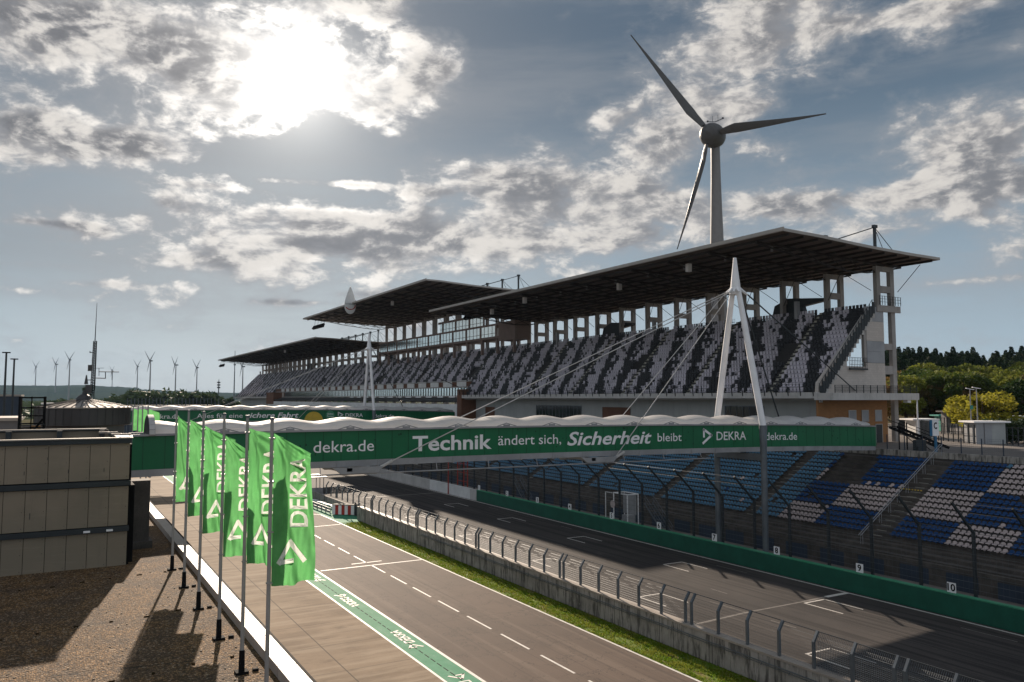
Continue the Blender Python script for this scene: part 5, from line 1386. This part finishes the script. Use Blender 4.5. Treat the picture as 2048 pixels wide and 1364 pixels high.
TT = [(70.6, 734, 771, 'leftmost distant turbine of the left hill trio, twin blades raised'), (111, 728.5, 771, 'middle distant turbine of the left hill trio'), (137.8, 719.6, 771, 'tallest distant turbine, just left of the aerial mast'), (224, 742, 773, 'small distant turbine directly beside the aerial mast arm'),
      (274, 733, 775, 'distant turbine above the grey hill edge, first right of the mast'), (299.4, 721.5, 780, 'taller distant turbine second right of the aerial mast'), (350.4, 729.8, 782, 'distant turbine between the mast and the grandstand, third one'), (392.9, 735, 784, 'distant turbine nearest the grandstand end, over dark trees'), (484.7, 733, 786, 'distant turbine seen under the far roof tip')]
T0_ = small_turbine(); first = True
rt_ = random.Random(8)
for i, (px, hy, by, lab) in enumerate(TT):
    D = 99 / ((by - hy) / FPX) * .86; q = at(px, by, D=D); s_ = 1.0
    z0 = at(px, hy, D=D).z - 99
    rz = R(-62) + rt_.uniform(-.25, .25) + math.pi * 0
    if first: T0_.location = (q.x, q.y, z0); T0_.rotation_euler = (0, 0, rz); T0_['label'] = lab; first = False
    else: copy_thing(T0_, (q.x, q.y, z0), lab, rz)
for i, (px, hy, lab) in enumerate(((468, 701, 'thin distant lattice mast under the far roof tip'), (437, 759, 'short distant mast left of the far grandstand end'))):
    q = at(px, 790, D=900 if i == 0 else 700); z = at(px, hy, D=900 if i == 0 else 700).z; T = thing('radio_mast', (q.x, q.y, 0), lab, 'mast')
    b = MB(); b.tube((q.x, q.y, 0), (q.x, q.y, z), .9, 6, .3); b.build('mast_shaft', M['galv'], T); b = MB()
    for k in range(3): b.box(q.x - 1.3, q.y - .5, z * (.9 - k * .07), q.x + 1.3, q.y + .5, z * (.9 - k * .07) + 1.2)
    b.build('aerial', M['dark_steel'], T)
# ------------------------------------------------------------------ hills
def hill(name, prof, D0, D1, m):
    b = MB(); top = []; 
    for i, (px, py) in enumerate(prof):
        for _ in (0,): top.append((px, py))
    fine = []
    for (a, c) in zip(top[:-1], top[1:]):
        n_ = max(2, int((c[0] - a[0]) / 5))
        for k in range(n_): t = k / n_; fine.append((a[0] + (c[0] - a[0]) * t, a[1] + (c[1] - a[1]) * t + noise.noise(Vector((a[0] * .1 + k * .9, D0, 1))) * 1.0))
    fine.append(top[-1]); g = []
    for px, py in fine:
        r_ = []
        for k in range(7):
            t = k / 6; D = D0 + (D1 - D0) * t; q = at(px, py, D=D); zt_ = at(px, py, D=D1).z; bz = -20 + (zt_ + 20) * (math.sin(t * math.pi / 2) ** .8)
            r_.append(Vector((q.x, q.y, bz + noise.noise(Vector((q.x * .004, q.y * .004, 0))) * 12 * math.sin(t * math.pi))))
        q = at(px, py, D=D1 * 1.3); r_.append(Vector((q.x, q.y, -30))); g.append(r_)
    for i in range(len(g) - 1):
        for k in range(7): b.poly([g[i][k], g[i + 1][k], g[i + 1][k + 1], g[i][k + 1]])
    return struct(name, b, M[m])
hill('hills', [(-500, 768), (0, 771), (80, 771), (160, 772), (240, 774), (275, 776), (285, 780), (380, 783), (470, 786), (700, 788)], 2600, 4200, 'hill')
# ------------------------------------------------------------------ trees
def leafmat(name, c1, c2, tr=.35):
    m = bpy.data.materials.new(name); m.use_nodes = True; t = m.node_tree; b = t.nodes['Principled BSDF']
    tcn = t.nodes.new('ShaderNodeTexCoord'); oi = t.nodes.new('ShaderNodeObjectInfo')
    f = (noise_n(t, tcn.outputs['Object'], .5, 3, .6) * .7 + X_(t, oi.outputs['Random']) * .9 - .3).ss(.1, .8)
    c = mixc(t, f, c1, c2); t.links.new(c, b.inputs['Base Color']); b.inputs['Roughness'].default_value = .7; b.inputs['Specular IOR Level'].default_value = .15
    tb = t.nodes.new('ShaderNodeBsdfTranslucent'); t.links.new(c, tb.inputs[0]); ms = t.nodes.new('ShaderNodeMixShader'); ms.inputs[0].default_value = tr
    t.links.new(b.outputs[0], ms.inputs[1]); t.links.new(tb.outputs[0], ms.inputs[2]); t.links.new(ms.outputs[0], t.nodes['Material Output'].inputs[0]); M[name] = m
leafmat('leaf_pine', (.022, .04, .020), (.035, .058, .026), .2); leafmat('leaf_green', (.035, .065, .016), (.17, .19, .03)); leafmat('leaf_brown', (.10, .08, .025), (.24, .15, .05))
leafmat('leaf_yellow', (.42, .33, .03), (.26, .25, .03), .45); leafmat('leaf_far', (.035, .06, .028), (.06, .09, .04), .2)
def leaves(rnd, centres, n, size, flat=.6):
    m = MB()
    for i in range(n):
        c, r_ = rnd.choice(centres)
        v = Vector((rnd.gauss(0, 1), rnd.gauss(0, 1), rnd.gauss(0, 1) * flat)).normalized() * r_ * (.55 + .5 * rnd.random() ** .5)
        p = Vector(c) + Vector((v.x, v.y, v.z * .85)); s_ = size * (.6 + rnd.random() * .8)
        u = Vector((rnd.uniform(-1, 1), rnd.uniform(-1, 1), rnd.uniform(-.6, .6))).normalized() * s_; w_ = u.cross(Vector((rnd.uniform(-1, 1), rnd.uniform(-1, 1), rnd.uniform(-1, 1)))).normalized() * s_ * .7
        m.v += [tuple(p - u - w_), tuple(p + u * .9 - w_ * .6), tuple(p + u * .3 + w_)]; k = len(m.v); m.f.append((k - 3, k - 2, k - 1)); m.mi.append(0)
    return m
def tree_proto(kind, seed, h, rad, lm, n, size):
    rnd = random.Random(seed); T = thing(kind, (0, 0, 0), 'x', 'tree')
    b = MB(); b.tube((0, 0, -1), (0, 0, h * .5), h * .018 + .08, 7, h * .012 + .04); b.tube((0, 0, h * .5), (rnd.uniform(-.3, .3), rnd.uniform(-.3, .3), h * .9), h * .012 + .04, 6, .04)
    cs_ = []
    if kind == 'pine_tree':
        for k in range(16):
            t = .42 + .58 * k / 15; rr = rad * (1 - t) ** .55 * 1.15 + .35; nb = 4 if t < .85 else 1
            for j in range(nb):
                a = rnd.random() * 6.28; q = (math.cos(a) * rr * .6 * (nb > 1), math.sin(a) * rr * .6 * (nb > 1), h * t); cs_.append((q, rr * .42 + .35)); b.tube((0, 0, h * t - .6), q, .06, 4, .02)
    else:
        for k in range(17):
            a = rnd.random() * 6.28; t = rnd.random(); e = math.sin(math.acos(min(1, abs(t * 2 - 1) * .95))); q = (math.cos(a) * rad * .75 * e, math.sin(a) * rad * .75 * e, h * (.30 + .58 * t)); cs_.append((q, rad * rnd.uniform(.26, .42))); b.tube((0, 0, h * .28), q, .12, 5, .03)
    b.build('trunk', M['bark'], T)
    leaves(rnd, cs_, n, size).build('tree_crown', M[lm], T); T.name = kind; return T
for nm in ('leaf_far',): pass
protos = {'pine': [tree_proto('pine_tree', 30 + k, 17, 3.6, 'leaf_pine', 3200, .36) for k in range(3)],
          'green': [tree_proto('broadleaf_tree', 40 + k, 11, 5.0, 'leaf_green', 3600, .34) for k in range(3)],
          'brown': [tree_proto('broadleaf_tree', 50 + k, 10, 4.6, 'leaf_brown', 3400, .32) for k in range(2)]}
# hillside behind the concourse
HY = lambda D: PZ - 1 + min(9.5, max(0, D - 170) * .105)
b = MB(); g = []
for i in range(15):
    px = 1500 + i * 60; r_ = []
    for D in (120, 165, 175, 200, 230, 260, 300, 380, 600): q = at(px, 796, D=D); r_.append((q.x, q.y, HY(D) if D > 125 else PZ - .3))
    g.append(r_)
for i in range(14):
    for k in range(8): b.poly([g[i][k], g[i + 1][k], g[i + 1][k + 1], g[i][k + 1]])
struct('wooded_hill', b, M['land'])
rt3 = random.Random(21); used = set(); LBL = {'pine': ('dark pine in the forest rising over the autumn trees at right', 'pines along the top of the forest'), 'green': ('green broadleaf tree in the forest edge behind the white booth', 'broadleaf trees at the forest edge'), 'brown': ('brownish autumn tree among the greener forest edge', 'brown autumn trees in the forest edge')}
def putree(kind, px, D, s_, z=None):
    pr = rt3.choice(protos[kind]); q = at(px, 796, D=D); loc = (q.x, q.y, HY(D) if z is None else z)
    if id(pr) in used: t = copy_thing(pr, loc, LBL[kind][0], rt3.random() * 6.28, s_)
    else: used.add(id(pr)); pr.location = loc; pr.scale = (s_,) * 3; t = pr; pr['label'] = LBL[kind][0]; pr.rotation_euler.z = rt3.random() * 6
    t['group'] = LBL[kind][1]; return t
for row, (D, n_) in enumerate(((262, 26), (246, 24), (232, 22))):
    for k in range(n_): putree('pine', 1745 + k * 330 / n_ + rt3.uniform(-5, 5), D + rt3.uniform(-5, 5), rt3.uniform(.62, .86) - row * .02)
for row, (D, n_) in enumerate(((214, 17), (200, 15), (188, 13), (176, 12))):
    for k in range(n_): putree('brown' if rt3.random() < .33 else 'green', 1760 + k * 320 / n_ + rt3.uniform(-9, 9), D + rt3.uniform(-4, 4), rt3.uniform(.62, 1.12))
# single yellow tree
TYL = tree_proto('broadleaf_tree', 77, 7.0, 4.6, 'leaf_yellow', 5200, .24); q = at(1965, 860, D=118); TYL.location = (q.x, q.y, PZ - .3); TYL.scale = (1.28, 1.28, .98); TYL['label'] = 'bright yellow autumn tree behind the two lamp posts'
LBL['hedge'] = 0
hd = MB()
hc = [((at(1985 + 12 * k, 860, D=100).x, at(1985 + 12 * k, 860, D=100).y, PZ + 1.5), 1.9) for k in range(10)]
o = leaves(random.Random(5), hc, 5000, .2).build('tree_crown', M['leaf_pine']); o.name = 'hedge'; tag(o, 'dark clipped hedge at the right picture edge behind the booth', 'hedge')
# tree line across the far left
far = []
rf2 = random.Random(33)
ft = [tree_proto('broadleaf_tree', 60 + k, 12, 5.5, 'leaf_far', 900, .8) for k in range(3)]; fu = set()
def farput(px, D, s_):
    pr = rf2.choice(ft); q = at(px, 796, D=D); lab = 'green tree in the distant tree line left of the grandstand'
    if id(pr) in fu: t = copy_thing(pr, (q.x, q.y, 0), lab, rf2.random() * 6, s_)
    else: fu.add(id(pr)); t = pr; pr.location = (q.x, q.y, 0); pr.scale = (s_,) * 3; pr['label'] = lab
    t['group'] = 'distant tree line left of the grandstand'
for k in range(56):
    px = 222 + k * 4.4 + rf2.uniform(-2, 2); h = 1.35 if 235 < px < 300 or 330 < px < 420 else 1.1; farput(px, 430 + rf2.uniform(-30, 60), h * rf2.uniform(.85, 1.28))
for k in range(16): farput(100 + k * 9 + rf2.uniform(-3, 3), 520 + rf2.uniform(-30, 60), rf2.uniform(1.05, 1.35))
pop = tree_proto('poplar_tree', 70, 12, 1.6, 'leaf_far', 700, .5); q = at(169, 790, D=330); pop.location = (q.x, q.y, 8); pop.scale = (1, 1, 1.25); pop['label'] = 'lone slim poplar left of the aerial mast foot'
fw_ = MB(); rw = random.Random(12)
for k in range(9000):
    px = rw.uniform(-60, 760); D = rw.uniform(600, 1500); q = at(px, 796, D=D); s_ = rw.uniform(2, 5); z = rw.uniform(0, 10)
    u = Vector((rw.uniform(-1, 1), rw.uniform(-1, 1), rw.uniform(-.5, .5))).normalized() * s_; w_ = u.cross(Vector((rw.random(), rw.random(), 1))).normalized() * s_ * .6
    p = Vector((q.x, q.y, z)); fw_.poly([p - u - w_, p + u - w_, p + w_])
o = fw_.build('tree_crown', M['leaf_far']); o.name = 'distant_woodland'; tag(o, 'far off low woodland filling the plain below the hills', 'woodland', kind='stuff')
q = at(255, 800, D=330); nf = thing('net_fence', (q.x, q.y, 0), 'row of thin tall net posts in front of the distant trees', 'fence'); b = MB()
for k in range(26): q = at(255 + k * 7.3, 800, D=330); b.box(q.x - .12, q.y - .12, 0, q.x + .12, q.y + .12, 15.5)
b.build('net_post', M['galv'], nf)
b = MB(); q0, q1 = at(225, 800, D=340), at(445, 800, D=340); b.prism([(q0.x, q0.y, 0), (q1.x, q1.y, 0), (q1.x, q1.y, 12.5), (q0.x, q0.y, 12.5)], (0, 6, 0)); o = b.build('distant_stand', M['dark_blue']); tag(o, 'long low grey blue spectator bank in front of the distant tree line', 'grandstand')
# ------------------------------------------------------------------ concourse furniture at right
def boxthing(nm, cat, lab, parts):
    t = thing(nm, parts[0][2], lab, cat)
    for (pn, m_, loc, boxes) in parts:
        b = MB()
        for q in boxes: b.box(*q)
        b.build(pn, M[m_], t)
    return t
q = at(1953, 888, Z=PZ); X, Y = q.x, q.y
q2 = at(2012, 888, Z=PZ); wv_ = Vector((q2.x - q.x, q2.y - q.y, 0)); rb = math.atan2(wv_.y, wv_.x); Lb = wv_.length
bt = thing('ticket_booth', (X, Y, PZ), 'small grey and white concourse booth with overhanging flat roof', 'booth')
def rbox(nm, m_, x0, y0, z0, x1, y1, z1):
    m = MB(); m.box(x0, y0, z0, x1, y1, z1); o = m.build(nm, M[m_], None); o.parent = bt; return o
rbox('wall', 'booth_grey', 0, 0, 0, Lb * .54, 2.6, 2.62); rbox('wall', 'facade_grey', Lb * .54 + .002, -.02, 0, Lb, 2.6, 2.62); rbox('roof', 'white_paint', -.45, -.4, 2.63, Lb + .5, 3.0, 2.83); rbox('door', 'zinc_panel', Lb * .27, -.04, 0.02, Lb * .29, -.005, 2.6)
bt.rotation_euler.z = rb
for i, (px, D, hh) in enumerate(((1944, 108, 5.6), (1957, 104, 6.1))):
    q = at(px, 880, D=D); z = at(px, 778 if i == 0 else 776, D=D).z
    t = thing('street_lamp', (q.x, q.y, PZ), ['left lamp post of the pair, with small green sign, before the yellow tree', 'right lamp post of the pair, two heads, before the yellow tree'][i], 'street lamp')
    b = MB(); b.tube((q.x, q.y, PZ), (q.x, q.y, z), .09, 8, .06); b.build('pole', M['grey_metal'], t); b = MB()
    for s_ in (-1, 1): b.beam((q.x, q.y, z), (q.x + RT.x * .55 * s_, q.y + RT.y * .55 * s_, z - .08 + .2 * (s_ < 0)), .22, .08)
    b.build('lamp_head', M['white_paint'], t)
    if i == 0: b = MB(); z2 = at(px, 814, D=D).z; b.box(q.x - .35, q.y - .16, z2 - .3, q.x + .35, q.y - .11, z2 + .2); b.build('small_sign', M['teal'], t)
# long flat roofed shed and gate area behind
def bx2(nm, cat, lab, px0, px1, py0, py1, D, m1, m2, dp=3):
    a, c = at(px0, py1, D=D), at(px1, py1, D=D); zt_ = at(px0, py0, D=D).z; t = thing(nm, (a.x, a.y, PZ), lab, cat)
    dv = Vector((c.x - a.x, c.y - a.y, 0)); nv = Vector((-dv.y, dv.x, 0)).normalized() * dp; A = Vector((a.x, a.y, PZ - .05)); Cc = Vector((c.x, c.y, PZ - .05))
    b = MB(); b.prism([A, Cc, Cc + nv, A + nv], (0, 0, zt_ - PZ - .2)); b.build('wall', M[m1], t); e = dv.normalized() * .6; f = nv.normalized() * .5
    Z_ = Vector((0, 0, zt_ - PZ - .14)); b = MB(); b.prism([A - e - f + Z_, Cc + e - f + Z_, Cc + e + nv + f + Z_, A - e + nv + f + Z_], (0, 0, .22)); b.build('roof', M[m2], t); return t
bx2('entrance_shed', 'shed', 'low white flat roofed entrance shed beyond the stair trailer', 1832, 1868, 838, 862, 112, 'white_panel', 'white_paint')
bx2('refreshment_stall', 'stall', 'far stall with bright green roof edge behind the clock sign', 1882, 1893, 830, 850, 135, 'teal', 'teal', 2)
bx2('grey_kiosk', 'kiosk', 'narrow grey pillar kiosk between green stall and yellow tree', 1893, 1900, 822, 852, 128, 'zinc_panel', 'zinc', 1.5)
bx2('parked_container', 'container', 'pale green container roof behind the dark hedge', 2016, 2060, 832, 846, 150, 'booth_grey', 'facade_grey', 3)
sg = thing('clock_sign', (0, 0, 0), 'white round cornered sign with dark round clock emblem on blue post', 'sign'); q = at(1872, 906, X=79.9); sg.location = (q.x, q.y, PZ); sg.rotation_euler.z = -YAW * .2; sg.scale = (.75, .75, .84)
def chb(nm, m_, *bb):
    m = MB(); m.box(*bb); o = m.build(nm, M[m_], None); o.parent = sg
chb('post', 'blue_paint', -.15, -.1, 0, .2, .1, 2.05); chb('sign_box', 'white_paint', -.75, -.2, 2.1, .5, .1, 4.1); chb('side_panel', 'blue_paint', -.95, -.18, 2.1, -.76, .1, 4.05)
m = MB()
for k in range(14):
    a0, a1 = R(50 + k * 19), R(50 + (k + 1) * 19); m.poly([(-.1 + .42 * math.cos(a0), -.22, 3.35 + .42 * math.sin(a0)), (-.1 + .42 * math.cos(a1), -.22, 3.35 + .42 * math.sin(a1)), (-.1 + .25 * math.cos(a1), -.22, 3.35 + .25 * math.sin(a1)), (-.1 + .25 * math.cos(a0), -.22, 3.35 + .25 * math.sin(a0))])
o = m.build('emblem', M['black'], None); o.parent = sg
# fences across the concourse
for i, (pa, pb_, D, lab) in enumerate((((1795, 868), (1862, 880), 0, 'tall dark bar fence beside the orange brick end wall'), ((1868, 880), (1950, 888), 0, 'open dark post fence between the clock sign and the booth'), ((2015, 890), (2060, 893), 0, 'dark gate fence right of the booth'), ((1850, 866), (1960, 870), 0, 'far mesh fence in front of the yellow tree'))):
    A, Bq = at(*pa, Z=PZ), at(*pb_, Z=PZ); t = thing('concourse_barrier', (A.x, A.y, PZ), lab, 'fence'); n_ = [30, 8, 4, 16][i]; h = [2.6, 2.4, 2.2, 2.6][i]
    for k in range(n_ + 1): q = A.lerp(Bq, k / n_); b = MB(); b.box(q.x - .05, q.y - .05, PZ, q.x + .05, q.y + .05, PZ + h); b.build('post', M['dark_steel'], t)
    b = MB()
    for z in ((.15, h - .1) if i < 1 else (.4, 1.2, h - .1)): b.tube(A + Vector((0, 0, z)), Bq + Vector((0, 0, z)), .035, 4)
    b.build('rail', M['dark_steel'], t)
# folded stair trailer
q = at(1846, 905, X=81.5); q.z = PZ
ts = thing('mobile_stair', q, 'dark mobile steel stair structure parked at the concourse edge', 'stairs')
b = MB()
for s_ in (0, 1.4):
    b.beam(q + Vector((-1.5 + s_, 2.9, 2.5)), q + Vector((1.0 + s_, -1.5, .3)), .12, .3); b.beam(q + Vector((-1.5 + s_, 2.9, 3.3)), q + Vector((1.0 + s_, -1.5, 1.2)), .06, .06)
    b.beam(q + Vector((-1.1 + s_, 2, 0)), q + Vector((-1.1 + s_, 2, 3.0)), .1, .1); b.beam(q + Vector((.3 + s_, .2, 0)), q + Vector((-1.1 + s_, 2, 2.2)), .08, .08)
for k in range(14): t_ = k / 14; b.box(q.x - 1.5 + 2.5 * t_, q.y + 2.9 - 4.4 * t_, q.z + 2.5 - 2.2 * t_, q.x + 2.5 * t_, q.y + 3.1 - 4.4 * t_, q.z + 2.58 - 2.2 * t_)
b.build('stair_flight', M['black'], ts); b = MB(); b.box(q.x - 1.6, q.y - .3, q.z, q.x + .2, q.y + .1, q.z + 1.2); b.tube(q + Vector((-1.2, -.4, .3)), q + Vector((-1.2, -.1, .3)), .3, 12); b.build('base_frame', M['dark_steel'], ts)
# cars and clutter glimpsed under the canopy
# ------------------------------------------------------------------ haze
HZ = bpy.data.materials.new('haze'); HZ.use_nodes = True; t = HZ.node_tree; t.nodes.clear(); oo = t.nodes.new('ShaderNodeOutputMaterial'); pv = t.nodes.new('ShaderNodeVolumePrincipled')
pv.inputs['Color'].default_value = (.50, .72, 1.0, 1); pv.inputs['Density'].default_value = .00003; pv.inputs['Anisotropy'].default_value = .15; t.links.new(pv.outputs[0], oo.inputs['Volume'])
b = MB(); b.box(-6100, -1600, -41, 9100, 9100, 420); o = b.build('haze', HZ); o['kind'] = 'stuff'; o['label'] = 'thin pale air haze over the whole place'; o['category'] = 'haze'
